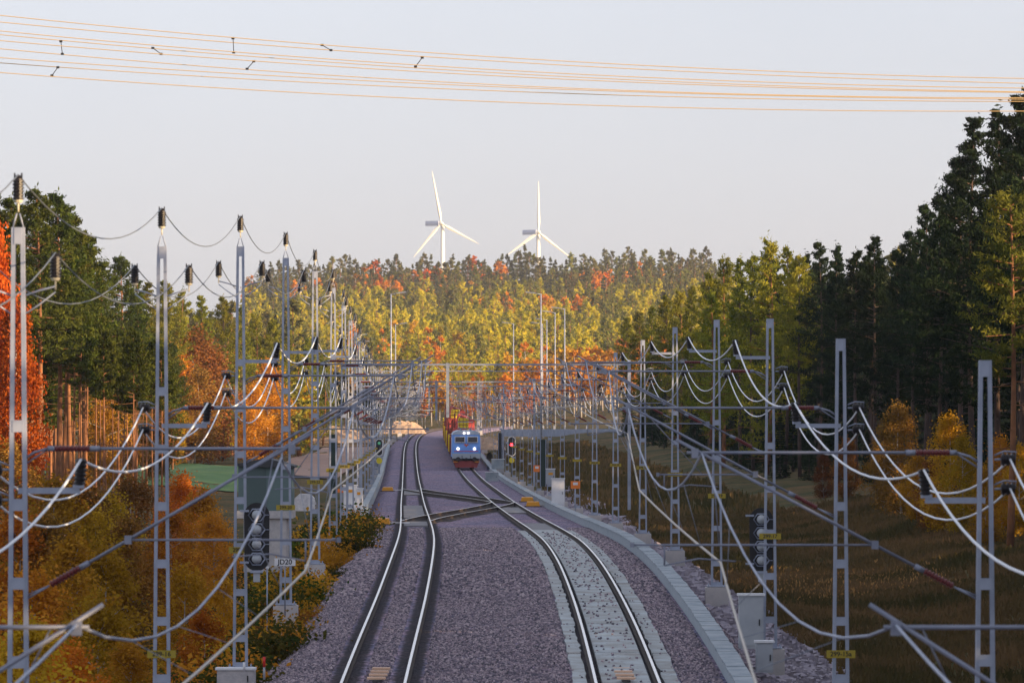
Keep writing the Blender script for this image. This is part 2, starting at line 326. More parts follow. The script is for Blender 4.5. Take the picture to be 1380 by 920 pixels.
# concrete slabs along the right-hand track
def strip(mb, u0, u1, d0, d1, top, thick, step=1.5, jag=0.0, rnd=None, mi=0):
    ds_ = list(np.arange(d0, d1, step))+[d1]; vs = []
    for d in ds_:
        l0 = float(L(d)); z = float(P(d))+top; a = u0+(rnd.uniform(-jag, jag) if rnd else 0); b = u1+(rnd.uniform(-jag, jag) if rnd else 0)
        vs += [(l0+a, d, z-thick), (l0+a, d, z), (l0+b, d, z), (l0+b, d, z-thick)]
    k = len(ds_); fs = []
    for i in range(k-1):
        q = i*4; fs += [(q, q+1, q+5, q+4), (q+1, q+2, q+6, q+5), (q+2, q+3, q+7, q+6)]
    fs += [(0,3,2,1), (4*k-4, 4*k-3, 4*k-2, 4*k-1)]
    mb.add(vs, fs, mi)
def slabmat():
    m = bpy.data.materials.new('stained_slab_concrete'); m.use_nodes = True; nt = m.node_tree; n = nt.nodes; l = nt.links
    p = n['Principled BSDF']; p.inputs['Roughness'].default_value = .85
    tc = n.new('ShaderNodeTexCoord')
    a = n.new('ShaderNodeTexNoise'); a.inputs['Scale'].default_value = 1.1; a.inputs['Detail'].default_value = 6
    cr = n.new('ShaderNodeValToRGB'); cr.color_ramp.elements[0].position = .33; cr.color_ramp.elements[0].color = (.28,.275,.26,1); cr.color_ramp.elements[1].position = .66; cr.color_ramp.elements[1].color = (.42,.47,.49,1)
    l.new(tc.outputs['Object'], a.inputs['Vector']); l.new(a.outputs['Fac'], cr.inputs[0])
    v = n.new('ShaderNodeTexVoronoi'); v.inputs['Scale'].default_value = 4.5; l.new(tc.outputs['Object'], v.inputs['Vector'])
    w = n.new('ShaderNodeTexNoise'); w.inputs['Scale'].default_value = .5; l.new(tc.outputs['Object'], w.inputs['Vector'])
    th = n.new('ShaderNodeMapRange'); th.inputs[1].default_value = .3; th.inputs[2].default_value = .7; th.inputs[3].default_value = .02; th.inputs[4].default_value = .22; l.new(w.outputs['Fac'], th.inputs[0])
    lt = n.new('ShaderNodeMath'); lt.operation = 'LESS_THAN'; l.new(v.outputs['Distance'], lt.inputs[0]); l.new(th.outputs[0], lt.inputs[1])
    mx = n.new('ShaderNodeMix'); mx.data_type = 'RGBA'; l.new(lt.outputs[0], mx.inputs[0]); l.new(cr.outputs[0], mx.inputs[6]); mx.inputs[7].default_value = (.13,.11,.14,1)
    l.new(mx.outputs[2], p.inputs['Base Color']); return m
slab = slabmat()
rs = random.Random(5); k = 0
for i, d0 in enumerate(np.arange(60, 232, 12.0)):
    for nm, (a0, b0), tp in (('track_slab', (5.42, 6.58), -.1), ('track_slab', (4.74, 5.08), -.13), ('track_slab', (6.92, 7.3), -.13)):
        mb = MB(); strip(mb, a0, b0, d0+.09, d0+11.9, tp, .22, 1.0, .035 if b0-a0 < 1 else .0, rs)
        s_ = tag(mb.obj(nm, slab), kind='structure')
for d0, d1, c in ((255, 268, 0), (282, 330, 0), (385, 412, 0), (300, 322, 6), (236, 262, 6)):
    mb = MB(); strip(mb, c-.6, c+.6, d0, d1, -.12, .2); tag(mb.obj('turnout_slab', M('turnout_slab_%d' % d0, (.16,.15,.16), .9, var=(.26,.26,.27), scale=1.4)), kind='structure')

# ------------------------------------------------------------------ rails
def rail_along(path, name, label, cat='rail', group=None):
    # path: list of Vectors at rail top centre
    prof_h = [(-.036,-.03),(-.036,0),(.036,0),(.036,-.03)]
    mb = MB()
    def sweep(prof, mi, closed=False):
        vs = []; n = len(prof)
        for i, p in enumerate(path):
            d = (path[min(i+1, len(path)-1)]-path[max(0, i-1)]); d.z = 0; d.normalize(); s = Vector((d.y, -d.x, 0))
            for (a, b) in prof: vs.append(p+s*a+Vector((0, 0, b)))
        fs = [(i*n+j, (i+1)*n+j, (i+1)*n+j+1, i*n+j+1) for i in range(len(path)-1) for j in range(n-1)]
        k = (len(path)-1)*n
        fs += [tuple(range(n)), tuple(k+j for j in range(n))[::-1]]
        mb.add(vs, fs, mi)
    sweep([(-.034,0),(.034,0),(.030,-.004),(-.030,-.004)], 0)
    sweep([(-.075,-.2),(-.075,-.165),(-.012,-.14),(-.012,-.045),(-.037,-.03),(-.037,-.005),(.037,-.005),(.037,-.03),(.012,-.045),(.012,-.14),(.075,-.165),(.075,-.2)], 1)
    o = mb.obj(name, [rail_top, rail_side]); return tag(o, label, cat, group)
rds = list(np.arange(40, 330, 2.5))+list(np.arange(330, 700, 6))+list(np.arange(700, 1450, 14))
def off(u, d): return Vector((float(L(d))+u, d, float(P(d))))
for u, lb in ((-.75, 'left rail of the left-hand track, shining where wheels run'), (.75, 'right rail of the left-hand track, shining where wheels run'),
              (5.25, 'left rail of the right-hand track between pale concrete slabs'), (6.75, 'right rail of the right-hand track between pale concrete slabs')):
    rail_along([off(u, d) for d in rds], 'rail', lb)
def ss(t): t = max(0, min(1, t)); return t*t*(3-2*t)
for (da, db, nmx) in ((262, 338, 'nearer'), (412, 336, 'farther')):
    for w in (-.75, .75):
        pts = []
        for i in range(41):
            t = i/40; d = da+(db-da)*t; u = 6.0*(0.55*t+.45*ss(t)) + w; p = off(u, d); p.z += .004
            pts.append(p)
        if da > db: pts = pts[::-1]
        rail_along(pts, 'crossover_rail', '%s rail of the %s crossover between the two tracks' % ('left' if w < 0 else 'right', nmx))
    mb = MB()
    for i in range(60):
        t = (i+.5)/60; d = da+(db-da)*t; u = 6.0*(0.55*t+.45*ss(t))
        if .12 < t < .9: mb.box(off(u, d)+Vector((0,0,-.235)), (2.7, .3, .1))
    tag(mb.obj('crossover_sleepers', darktimber), 'dark sleepers under the %s crossover track' % nmx, 'sleepers')
# balises (slatted plates) between the rails
tanm = M('tan_slat', (.78,.5,.34), .7)
def balise(u, d, lb):
    e = empty('balise', off(u, d)+Vector((0,0,-.12)), lb, 'balise', 'slatted balises between the rails')
    for k in range(4): MB().box((0, (k-1.5)*1.5, .05), (.44, .3, .05)).obj('slat', tanm, e)
    MB().box((0,0,-.01), (.2, 5.2, .03)).obj('base_plate', darktimber, e)
balise(.05, 124.3, 'four pale slats between the rails of the left-hand track'); balise(6.0, 124.3, 'four pale slats between the rails of the slab-lined right-hand track')
def point_motor(u, d, lb, sc=1.0):
    e = empty('point_motor', off(u, d)+Vector((0,0,-.15)), lb, 'point motor', 'yellow point motors beside the switches')
    mb = MB(); mb.prism([(-.45,0),(.45,0),(.38,.28),(-.38,.28)], -.9, .9); o = mb.obj('cover', orange_y, e)
    MB().box((.95,0,.06), (1.0,.12,.06)).obj('drive_rod', white, e); MB().box((0,0,-.02), (1.1,2.2,.06)).obj('base_plate', darktimber, e)
orange_y = M('amber_plastic', (.75,.33,.02), .5)
point_motor(-1.75, 262, 'amber point motor left of the nearer switch of the left track'); point_motor(-1.9, 409, 'small amber point motor left of the farther switch')
point_motor(7.75, 330, 'amber point motor right of the right-hand track at the crossover'); point_motor(7.9, 352, 'amber point motor just behind another on the right')

# cable troughs
def trough(u0, u1, da, db, lb, nlid=None):
    e = empty('cable_trough', off((u0+u1)/2, da), lb, 'cable trough')
    o = e.location
    mb = MB(); strip(mb, u0+.04, u1-.04, da, db, .13, .7, 3); b = mb.obj('trough_wall', M('trough_concrete', (.3,.36,.4), .9, var=(.38,.43,.46), scale=3), e); b.location = -o
    mb = MB(); d = da; r = random.Random(9)
    while d < db:
        st = 1.0 if d < 260 else 3.0
        strip(mb, u0+r.uniform(-.012,.012), u1+r.uniform(-.012,.012), d+.015, d+st-.015, .20+r.uniform(-.01,.01), .07, st/2); d += st
    b = mb.obj('lid', conc_lt, e); b.location = -o
    tag(b, 'pale square concrete lids laid end to end', kind='stuff')
trough(8.42, 8.9, 90, 900, 'long raised concrete cable trough curving along the right side of the ballast')
trough(-3.15, -2.75, 270, 700, 'pale concrete cable trough left of the left-hand track beyond the bushes')

# ------------------------------------------------------------------ masts
def lathe(mb, prof, base=(0,0,0), axis='Z', n=10, mi=0):
    base = Vector(base); vs = []
    ax = Vector((0,0,1)) if axis == 'Z' else Vector(axis).normalized()
    q = ax.to_track_quat('Z', 'Y').to_matrix()
    for r, z in prof:
        for j in range(n):
            t = 2*math.pi*j/n; vs.append(base+q@Vector((r*math.cos(t), r*math.sin(t), z)))
    k = len(prof)
    fs = [(i*n+j, i*n+(j+1)%n, (i+1)*n+(j+1)%n, (i+1)*n+j) for i in range(k-1) for j in range(n)]+[tuple(range(n))[::-1], tuple((k-1)*n+j for j in range(n))]
    mb.add(vs, fs, mi, False); return mb
def ribbed(r, l, ribs, core=.55):
    p = [(r*core, 0)]
    for i in range(ribs):
        z = l*i/ribs; st = l/ribs
        p += [(r*core, z+.1*st), (r, z+.35*st), (r, z+.55*st), (r*core, z+.85*st)]
    p.append((r*core, l)); return p
HL, HR = 10.3, 8.5
def legs_data(H, wb=.165, wt=.075):
    out = []
    for s in (-1, 1):
        mb = MB(); a = Vector((s*wb, 0, 0)); b = Vector((s*wt, 0, H))
        mb.bar(a, b, .042, .13, 0, (.036, .1)); mb.bar(a+Vector((-s*.03,-.055,0)), b+Vector((-s*.024,-.045,0)), .035, .012); mb.bar(a+Vector((-s*.03,.055,0)), b+Vector((-s*.024,.045,0)), .035, .012)
        out.append(mb.mesh('leg', steel))
    return out
def width(H, z, wb=.165, wt=.075): return wb+(wt-wb)*z/H
LEG = {HL: legs_data(HL), HR: legs_data(HR)}
BAT = {}
for H in (HL, HR):
    zs = [.08]+[.75+1.12*k for k in range(int((H-.9)/1.12)) if not (H-2.4 < .75+1.12*k < H-.7)]+[H-.12]
    BAT[H] = [(z, MB().box((0,-.052,0), (2*width(H, z)-.045, .018, .17 if z < H-.5 else .24)).mesh('batten', steel)) for z in zs]
frame_mesh = {}
for H in (HL, HR):
    mb = MB()
    for s in (-1,1): mb.bar((s*.165,0,0), (s*.075,0,H), .045, .11, 0, (.038,.09))
    for z, _ in BAT[H]: mb.box((0,-.04,z), (2*width(H,z), .06, .18))
    frame_mesh[H] = mb.mesh('lattice_frame', steel)
blk = MB(); blk.prism([(-.36,-.95),(.36,-.95),(.36,0),(-.36,0)], -.36, .36); blk_me = blk.mesh('base_block', M('mast_base_concrete', (.46,.44,.44), .9, var=(.56,.52,.5), scale=2, bump=.2))
bpl = MB(); bpl.box((0,0,.035), (.62,.42,.03)); bpl_me = bpl.mesh('base_plate', steel)
for sx in (-1,1):
    for sy in (-1,1): bpl.tube([(sx*.26,sy*.16,0),(sx*.26,sy*.16,.12)], .015, 5)
bpl_me = bpl.mesh('base_plate', steel)
# yellow number plate with dark marks
npm = MB().box((0,-.075,0), (.56,.012,.15)).mesh('number_plate', yellow)
mk = MB()
for k, (w, h) in enumerate(((.04,.07),(.035,.07),(.04,.07),(.05,.015),(.02,.07),(.04,.07),(.035,.05))): mk.box((-.2+k*.067, -.083, 0), (w*.55, .004, h))
mk_me = mk.mesh('lettering', blackp)
def text_mesh(s, size, depth=.002, m=None):
    cu = bpy.data.curves.new('lettering', 'FONT'); cu.body = s; cu.size = size; cu.extrude = depth; cu.offset = size*.02; cu.align_x = 'CENTER'; cu.align_y = 'CENTER'
    o = bpy.data.objects.new('tmp', cu); COL.objects.link(o); bpy.context.view_layer.update()
    me = bpy.data.meshes.new_from_object(o.evaluated_get(bpy.context.evaluated_depsgraph_get())); bpy.data.objects.remove(o)
    me.name = 'lettering'; me.materials.clear(); me.materials.append(m or blackp)
    me.transform(Matrix.Rotation(math.radians(90), 4, 'X')); return me
# top insulator
ti = MB(); lathe(ti, ribbed(.085, .3, 6, .8), (0,0,.06)); ti.box((0,0,.385), (.12,.07,.05)); ti.box((-.05,0,.42), (.02,.05,.05)); ti.box((.05,0,.42), (.02,.05,.05)); ti_me = ti.mesh('insulator', black_ins)
tc_ = MB(); lathe(tc_, [(.05,-.03),(.068,0),(.06,.06)], (0,0,0)); tc_.tube([(0,0,-.03),(0,0,-.16)], .014, 5); tc_me = tc_.mesh('insulator_cap', [pale_cap])
tf = MB()
for s in (-1,1): tf.tube([(s*.075,0,0),(s*.02,0,.2)], .012, 5)
tf_me = tf.mesh('top_bracket', steel)
va = MB()
for s in (-1,1):
    va.tube([(s*.07,0,-.98),(s*.3,0,-.9),(s*.53,0,-.84)], .016, 5); va.tube([(s*.07,0,-1.25),(s*.3,0,-1.1),(s*.53,0,-.92)], .012, 5)
va_me = va.mesh('crossarm', steel)
# horizontal insulator on the outer side: pointing +x
hi = MB(); lathe(hi, ribbed(.1, .2, 3, .7), (.1,0,0), (1,0,0)); hi_me = hi.mesh('insulator', black_ins)
hb = MB(); hb.tube([(0,0,.06),(.14,0,.12),(.32,0,.11),(.3,0,.0)], .014, 5); hb.tube([(0,0,0),(.12,0,0)], .018, 5); hb_me = hb.mesh('hook_bracket', steel)
# bracket arm toward -x with standing insulator
ba = MB(); ba.box((-.44,0,0), (.88,.06,.085)); ba.box((-.86,0,.06), (.16,.1,.05)); ba_me = ba.mesh('bracket_arm', steel)
bi = MB(); lathe(bi, ribbed(.09, .38, 6, .75), (-.87,0,.08), (-.08,0,1)); bi_me = bi.mesh('insulator', black_ins)
# cantilever toward -x: tube, diagonal, insulators, registration tube
def cant(Lc, tz, dz, reg, regz, alt):
    mb = MB(); insd = MB(); insd2 = MB()
    a = Vector((-.1,0,tz-.14)); b = Vector((-.42,0,tz)); c = Vector((-.52,0,tz)); d = Vector((-1.02,0,tz)); e = Vector((-Lc,0,tz))
    mb.tube([a, a*.6+b*.4+Vector((0,0,.03)), b], .02, 6); mb.tube([a+Vector((0,.05,-.08)), b+Vector((0,.02,-.01))], .013, 5); mb.tube([b, c], .04, 7); mb.tube([d, d+Vector((-.14,0,0))], .042, 7); mb.tube([d, e+Vector((-.12,0,0))], .023, 7)
    lathe(insd, ribbed(.05, (d-c).length, 9, .7), c, d-c, 8)
    p = Vector((-.1,0,dz)); q = Vector((-Lc+.12, 0, tz-.02)); v = (q-p).normalized()
    mb.tube([p, p+v*.4], .018, 6); mb.tube([p+Vector((0,.04,.05)), p+v*.4], .012, 5)
    lathe(insd2, ribbed(.055, .48, 9, .65), p+v*.42, v, 8); mb.tube([p+v*.9, p+v*1.05], .042, 7); mb.tube([p+v*.9, q+v*.45], .024, 7)
    # registration tube from diagonal
    t = (regz-dz)/(tz-dz-.02); rx = -.1+(q.x-p.x)*t
    mb.tube([Vector((rx,-.03,regz)), Vector((-reg,-.03,regz))], .018, 6); mb.box((rx,-.02,regz), (.1,.09,.12)); mb.box((-reg+.03,-.03,regz), (.06,.07,.07))
    mb.box(e+Vector((0,0,-.01)), (.1,.09,.14))
    mb.tube([e+Vector((.25,0,0)), Vector((-reg*.75,-.02,regz))], .008, 4)
    st = MB(); sx = -reg+.15 if not alt else -reg+.5
    g = 1 if alt else -1
    st.tube([Vector((sx,-.03,regz)), Vector((sx,-.03,regz-.3))], .014, 5)
    st.tube([Vector((sx,-.03,regz-.3)), Vector((sx+(.5 if alt else .5),-.03,regz-.2)), Vector((sx+1.05,-.03,regz-.24))], .012, 5)
    return mb, insd, st, insd2
def mirrored(mb):
    n = MB(); n.v = [(-x,y,z) for x,y,z in mb.v]; n.f = [f[::-1] for f in mb.f]; n.m = mb.m; n.sm = mb.sm; return n
CANT = {}
for key, args in {'std': (4.15,7.15,5.0,3.6,5.85,False), 'alt': (4.25,7.15,5.0,5.2,5.8,True), 'near': (2.95,6.37,4.6,3.2,5.75,False), 'lstd': (3.75,7.15,5.0,3.4,5.8,False), 'lalt': (3.9,7.15,5.0,4.6,5.85,True)}.items():
    m3 = cant(*args)
    CANT[key, 1] = tuple(x.mesh(nm, mt) for x, nm, mt in zip(m3, ('cantilever','insulator','steady_arm','insulator'), (steel_tube, brown_ins, steel_tube, brown_ins)))
    CANT[key, -1] = tuple(mirrored(x).mesh(nm, mt) for x, nm, mt in zip(m3, ('cantilever','insulator','steady_arm','insulator'), (steel_tube, brown_ins, steel_tube, brown_ins)))
def mirror_mesh(me):
    m2 = me.copy(); m2.transform(Matrix.Scale(-1, 4, (1,0,0))); m2.flip_normals(); return m2
MIR = {id(m): mirror_mesh(m) for m in (hi_me, hb_me, ba_me, bi_me)}
dL = [50, 73, 100, 125, 152, 180, 208, 236, 264, 292, 320, 348, 378, 408, 440, 472, 505, 540, 580, 620, 665, 710, 760, 810, 870, 930]
dR = [50, 75, 100, 132, 163, 195, 225, 255, 283, 311, 340, 370, 400, 430, 460, 492, 526, 562, 600, 640, 685, 730, 780, 830, 880, 940]
UL, UR = -3.35, 9.95
ARMZ = {50:6.5, 73:6.55, 75:6.45, 100:6.8}
def base_pt(side, d):
    x = float(L(d))+(UL if side < 0 else UR)
    if side < 0 and d in (50,73,100): x = {50:-7.2,73:-7.04,100:-6.84}[d]
    if side > 0 and d == 100: x = 6.42
    if side > 0 and d == 75: x = 6.93
    return Vector((x, d, float(P(d))-.02+(.13 if side < 0 and d == 73 else 0)))
def pairz(side, d): return {73:6.85, 75:7.05, 50:7.1}.get(d, 7.15)
MASTS = {}
def build_mast(side, d, i):
    H = HL if side < 0 else HR; b = base_pt(side, d)
    name = 'lattice_mast'
    sn = 'left' if side < 0 else 'right'
    topd = 'topped by black insulators' if side < 0 else 'with a bare flat top'
    lab = '%s lattice mast from the camera %s of the tracks, %s' % (ORD[i], sn, topd)
    if d == 50: lab = 'steel mast just outside the picture on the %s holding the nearest cantilever' % sn
    e = empty(name, b, lab, 'catenary mast', 'lattice masts in a row on the %s of the tracks' % sn)
    full = d < 300
    if full:
        for k in (0,1): inst('leg', LEG[H][k], e)
        for z, me in BAT[H]: inst('batten', me, e, (0,0,z))
        inst('base_plate', bpl_me, e)
    else: inst('lattice_frame', frame_mesh[H], e)
    inst('base_block', blk_me, e)
    if d < 520:
        pz = {100:2.35,75:1.0}.get(d, 2.9 if d > 120 else 2.4); np_ = inst('number_plate', npm, e, (0,0,pz))
        if d < 300:
            if side > 0 and d == 100:
                inst('lettering', text_mesh('299-15a', .13), np_, (0,-.082,0))
            else: inst('lettering', text_mesh('299-%d' % (2*i+(11 if side > 0 else 12)), .13), np_, (0,-.082,0))
    alt = i % 2 == 1
    key = 'near' if d == 50 else (('lalt' if alt else 'lstd') if side < 0 else ('alt' if alt else 'std'))
    c, ii, st, i2 = CANT[key, side]
    co = inst('cantilever', c, e)
    inst('insulator', ii, co); inst('insulator', i2, co); inst('steady_arm', st, co)
    az = ARMZ.get(d, 7.5)
    if d < 620:
        ar = inst('bracket_arm', ba_me if side > 0 else MIR[id(ba_me)], e, (0,0,az)); inst('insulator', bi_me if side > 0 else MIR[id(bi_me)], ar)
        for k in range(2):
            z = pairz(side, d)-.43*k; x = (.18 if side > 0 else -.18)*(.75)
            h = inst('hook_bracket', hb_me if side > 0 else MIR[id(hb_me)], e, (x,0,z)); inst('insulator', hi_me if side > 0 else MIR[id(hi_me)], h)
    if side < 0:
        inst('top_bracket', tf_me, e, (0,0,H)); inst('crossarm', va_me, e, (0,0,H))
        for px, pz in ((0,.33),(-.53,-.78),(.53,-.78)):
            t = inst('insulator', ti_me, e, (px,0,H+pz)); inst('insulator_cap', tc_me, t, (0,0,.05))
    MASTS[side, i] = (e, b, d)
for side, lst in ((-1, dL), (1, dR)):
    for i, d in enumerate(lst): build_mast(side, d, i)

def sagpts(p, q, sag, n=14):
    p = Vector(p); q = Vector(q); return [p.lerp(q, t/n)-Vector((0,0,4*sag*(t/n)*(1-t/n))) for t in range(n+1)]
def wire(p, q, sag, r, m, name, label, group, n=14):
    pts = sagpts(p, q, sag, n); o = Vector(pts[0]); mb = MB().tube([x-o for x in pts], r, 5, 0)
    w = mb.obj(name, m, None, o); return tag(w, label, 'wire', group)
for side, lst in ((-1, dL), (1, dR)):
    sn = 'left' if side < 0 else 'right'; t = side
    for i in range(len(lst)-1):
        b0, b1 = MASTS[side, i][1], MASTS[side, i+1][1]; d0, d1 = lst[i], lst[i+1]
        if d0 > 560: break
        pr = 'the %s and %s masts on the %s' % (ORD[i], ORD[i+1], sn)
        r = .0175 if d0 < 200 else .017
        n = 14 if d0 < 300 else 8
        def armp(b, d): return b+Vector((-side*.9, -.09, ARMZ.get(d, 7.5)+.44))
        wire(armp(b0, d0), armp(b1, d1), .62, r*1.15, wire_lt, 'feeder_wire', 'thick pale bracket wire between '+pr, 'feeder wires on the bracket arms', n)
        for k in range(2):
            wire(b0+Vector((side*.36,-.1,pairz(side,d0)-.43*k)), b1+Vector((side*.36,-.1,pairz(side,d1)-.43*k)), 1.0, r, wire_lt, 'return_wire', '%s pale outer wire between ' % ('upper','lower')[k]+pr, 'paired return wires outside the masts', n)
        if side < 0:
            for nm, dx, dz in (('top', 0, .75), ('left side', -.53, -.36), ('right side', .53, -.36)):
                wire(b0+Vector((dx,0,HL+dz)), b1+Vector((dx,0,HL+dz)), .75, .011, wire_gr, 'high_voltage_wire', 'thin grey %s wire between %s' % (nm, pr), 'thin wires over the left masts', n)
# contact and messenger wires with droppers
def catenary(uc, side, lst, lb):
    e = empty('contact_line', off(uc, lst[0])+Vector((0,0,5.5)), lb, 'overhead line'); o = Vector(e.location)
    cm = MB(); mm = MB(); dr = MB(); sup = []
    for i, d in enumerate(lst):
        zz = .28 if i % 2 else -.28
        h = 6.37 if d == 50 else 7.12
        x = MASTS[side, i][1].x-side*(2.95 if d == 50 else (4.15 if side > 0 else 3.75))
        sup.append((Vector((float(L(d))+uc+zz, d, float(P(d))+5.52)), Vector((x, d, float(P(d))+h))))
    c0 = sup[0][0]-Vector((0,40,.6)); m0 = sup[0][1]-Vector((0,40,.6))
    sup = [(c0, m0)]+sup
    cpts = []; mpts = []
    for (c0, m0), (c1, m1) in zip(sup, sup[1:]):
        cpts += sagpts(c0, c1, .04, 4)[:-1]; mp = sagpts(m0, m1, 1.0 if c0.y > 20 else .3, 10); mpts += mp[:-1]
        if c1.y < 560:
            for k in range(1, 5):
                t = k/5; a = c0.lerp(c1, t); b = m0.lerp(m1, t)-Vector((0,0,4*(1.0 if c0.y > 20 else .3)*t*(1-t))); dr.tube([a-o, b-o], .005, 4)
    cm.tube([p-o for p in cpts], .019, 5).obj('contact_wire', wire_cu, e); mm.tube([p-o for p in mpts], .017, 5).obj('messenger_wire', steel, e)
    tag(dr.obj('dropper', steel_dk, e), 'thin vertical dropper wires', kind='stuff')
catenary(0, -1, dL, 'overhead contact line above the left-hand track'); catenary(6.0, 1, dR, 'overhead contact line above the right-hand track')
# portal beams
for d, z, lb in ((330, 8.95, 'nearest long steel beam spanning both tracks with a hanging post'), (455, 8.9, 'second long steel beam spanning both tracks'), (600, 8.6, 'farthest long steel beam spanning both tracks')):
    e = empty('portal_beam', off(UL, d)+Vector((0,0,0)), lb, 'portal beam', 'portal beams over both tracks')
    w = UR-UL+ (4 if d == 330 else 1)
    mb = MB()
    mb.bar((0,0,z), (w,0,z), .12, .12); mb.bar((0,0,z-.42), (w,0,z-.42), .06, .06); k = 0
    while k < w-.8: mb.bar((k,0,z), (k+.4,0,z-.42), .035,.035); mb.bar((k+.4,0,z-.42), (k+.8,0,z), .035,.035); k += .8
    mb.obj('beam', steel_dk, e)
    MB().bar((5.6,0,z+.1), (5.6,0,z-3.4), .2, .16).obj('hanging_post', steel_dk, e)
    for xe in (0, w): MB().bar((xe,0,-.4), (xe,0,z+.3), .2, .2).obj('post', steel, e)
# ------------------------------------------------------------------ signals and trackside equipment
def back_signal(px, py, d, lb):
    c = at(px, py, d); e = empty('signal', (c.x, c.y, c.z-.82), lb, 'railway signal')
    mb = MB(); pr = []
    for k in range(24):
        a = 2*math.pi*k/24; pr.append((.31*math.cos(a), .82+(.52 if math.sin(a) >= 0 else -.52)+.31*math.sin(a)))
    mb.prism(pr[::-1], .02, .045); mb.obj('backboard', blackp, e)
    for k in range(4):
        z = .82+.53-k*.355
        h = MB(); lathe(h, [(.12,0),(.12,.06),(.1,.12),(.06,.16),(.02,.175)], (0,.015,z), (0,-1,0), 12); ho = h.obj('lamp_housing', grey, e)
        r = MB(); hp = [Vector((.2*math.cos(t*math.pi/3), -.03, z+.165*math.sin(t*math.pi/3))) for t in range(6)]
        r.tube(hp+[hp[0]], .018, 5); r.tube([Vector((.2,-.03,z)), Vector((.3,-.02,z))], .01, 4); r.obj('mounting_ring', steel, ho)
    MB().box((0,-.05,-.02), (.3,.12,.06)).obj('clamp', steel, e)
    MB().box((0,-.02,-.16), (.16,.1,.22)).obj('junction_box', grey, e)
    for z in (1.45, .2): MB().box((-.3,-.03,z), (.22,.05,.05)).obj('mounting_arm', steel, e)
back_signal(346, 723, 124.2, 'black oval signal seen from behind, mounted on the third left mast')
back_signal(1026, 727, 133.0, 'black oval signal seen from behind, mounted behind a mast right of the tracks')
def front_signal(px, py, d, lb, col, w=.4, h=1.2, disc=True):
    c = at(px, py, d); gz = float(P(d))-.7; e = empty('signal', (c.x, c.y, gz), lb, 'railway signal'); z = c.z-gz
    def oval(w, h, y0, y1):
        pr = []
        for k in range(20):
            a = 2*math.pi*k/20; pr.append((w*math.cos(a), z+((h-w) if math.sin(a) >= 0 else -(h-w))+w*math.sin(a)))
        return MB().prism(pr[::-1], y0, y1)
    oval(w+.09, h/2+.12, 0, .03).obj('white_border', white, e); oval(w, h/2+.03, -.03, -.004).obj('backboard', blackp, e)
    lm = M('signal_lamp', (.1,.1,.1), .4, emit=col)
    lathe(MB(), [(.001,0),(.15,0.0),(.1,.05),(.0,.06)], (0,-.035,z+ (.15 if col[0] > .5 else .4)), (0,-1,0), 12).obj('lamp', lm, e)
    MB().tube([(0,.1,0),(0,.1,z+h/2)], .07, 8).obj('post', steel, e)
    if disc: lathe(MB(), [(.3,0),(.3,.03)], (0,-.05,z-h/2-.55), (0,-1,0), 16).obj('yellow_disc', M('yellow_disc_paint', (.75,.6,.02), .5), e)
front_signal(689.5, 601, 548, 'white-rimmed signal showing a red light beside the locomotive', (1,.015,.02,7), .36, 1.9)
front_signal(511, 602.5, 500, 'white-rimmed signal with a faint green light left of the left-hand track', (.1,.8,.4,.12), .3, 1.5)
def cabinet(px, pyb, d, w, h, lb, m=white, sign=None, legs=False, dep=.45):
    c = at(px, pyb, d); e = empty('cabinet', c, lb, 'equipment cabinet')
    z0 = .5 if legs else 0
    mb = MB().box((0,0,z0+(h-z0)/2), (w,dep,h-z0)); mb.obj('body', m, e)
    mb = MB(); mb.box((0,0,h+.025), (w+.08,dep+.08,.05)); mb.obj('lid', white, e)
    mb = MB(); mb.box((0,-dep/2-.008,z0+(h-z0)/2), (w*.86,.012,(h-z0)*.88)); dr = mb.obj('door', m, e); MB().box((w*.33,-dep/2-.03,z0+(h-z0)*.5), (.03,.03,.16)).obj('handle', blackp, dr)
    if legs:
        for sx in (-1,1): MB().box((sx*w*.35,0,.1), (.06,.06,.85)).obj('leg', steel, e)
    if sign: MB().box((0,-dep/2-.03,h*.8), (w*.5,.012,.16)).obj('warning_sign', orange_y, e)
    return e
cabinet(1012, 873, 131, .62, 1.35, 'pale grey cabinet against the mast that carries the right-hand signal', grey)
e = cabinet(1030, 905, 129.5, .42, .75, 'small grey box below the right-hand signal', grey)
cabinet(318, 925, 124.5, .9, .42, 'low grey concrete box at the foot of the third left mast', conc)
cabinet(472, 690, 288, .75, 1.5, 'left of two white cabinets by the bushes left of the tracks', white, True)
cabinet(483, 688, 292, .5, 1.25, 'right and narrower of two white cabinets by the bushes', white, True)
cabinet(752, 683, 318, .8, 1.75, 'tall white cabinet among the right-hand masts', white)
cabinet(742, 662, 345, .6, 1.5, 'small grey cabinet on legs with yellow triangle among right-hand masts', grey, True, True)
cabinet(671, 632, 520, 1.3, 1.0, 'pale concrete hut right of the locomotive', conc_lt)
cabinet(663, 648, 470, 1.2, .8, 'low pale concrete box right of the locomotive nearer the camera', conc_lt)
def plate(px, py, d, w, h, lb, m=orange, name='warning_plate', white_part=True):
    c = at(px, py, d); e = empty(name, c, lb, 'sign'); gz = float(P(d))-.7-c.z
    MB().box((0,0,0), (w,.02,h)).obj('panel', m, e); MB().tube([(0,.05,h/2),(0,.05,gz)], .025, 6).obj('post', steel, e)
    if white_part: MB().box((0,-.016,h*.15), (w*.5,.008,h*.35)).obj('sticker', white, e)
    return e
plate(775.5, 653, 300, .55, .45, 'orange box-shaped sign on a mast foot right of the tracks')
plate(723.5, 631, 385, .5, .5, 'smaller orange and white sign farther along the right-hand masts')
e = plate(461, 661, 289, .5, .2, 'orange plate beside the white cabinets on the left', orange, white_part=False)
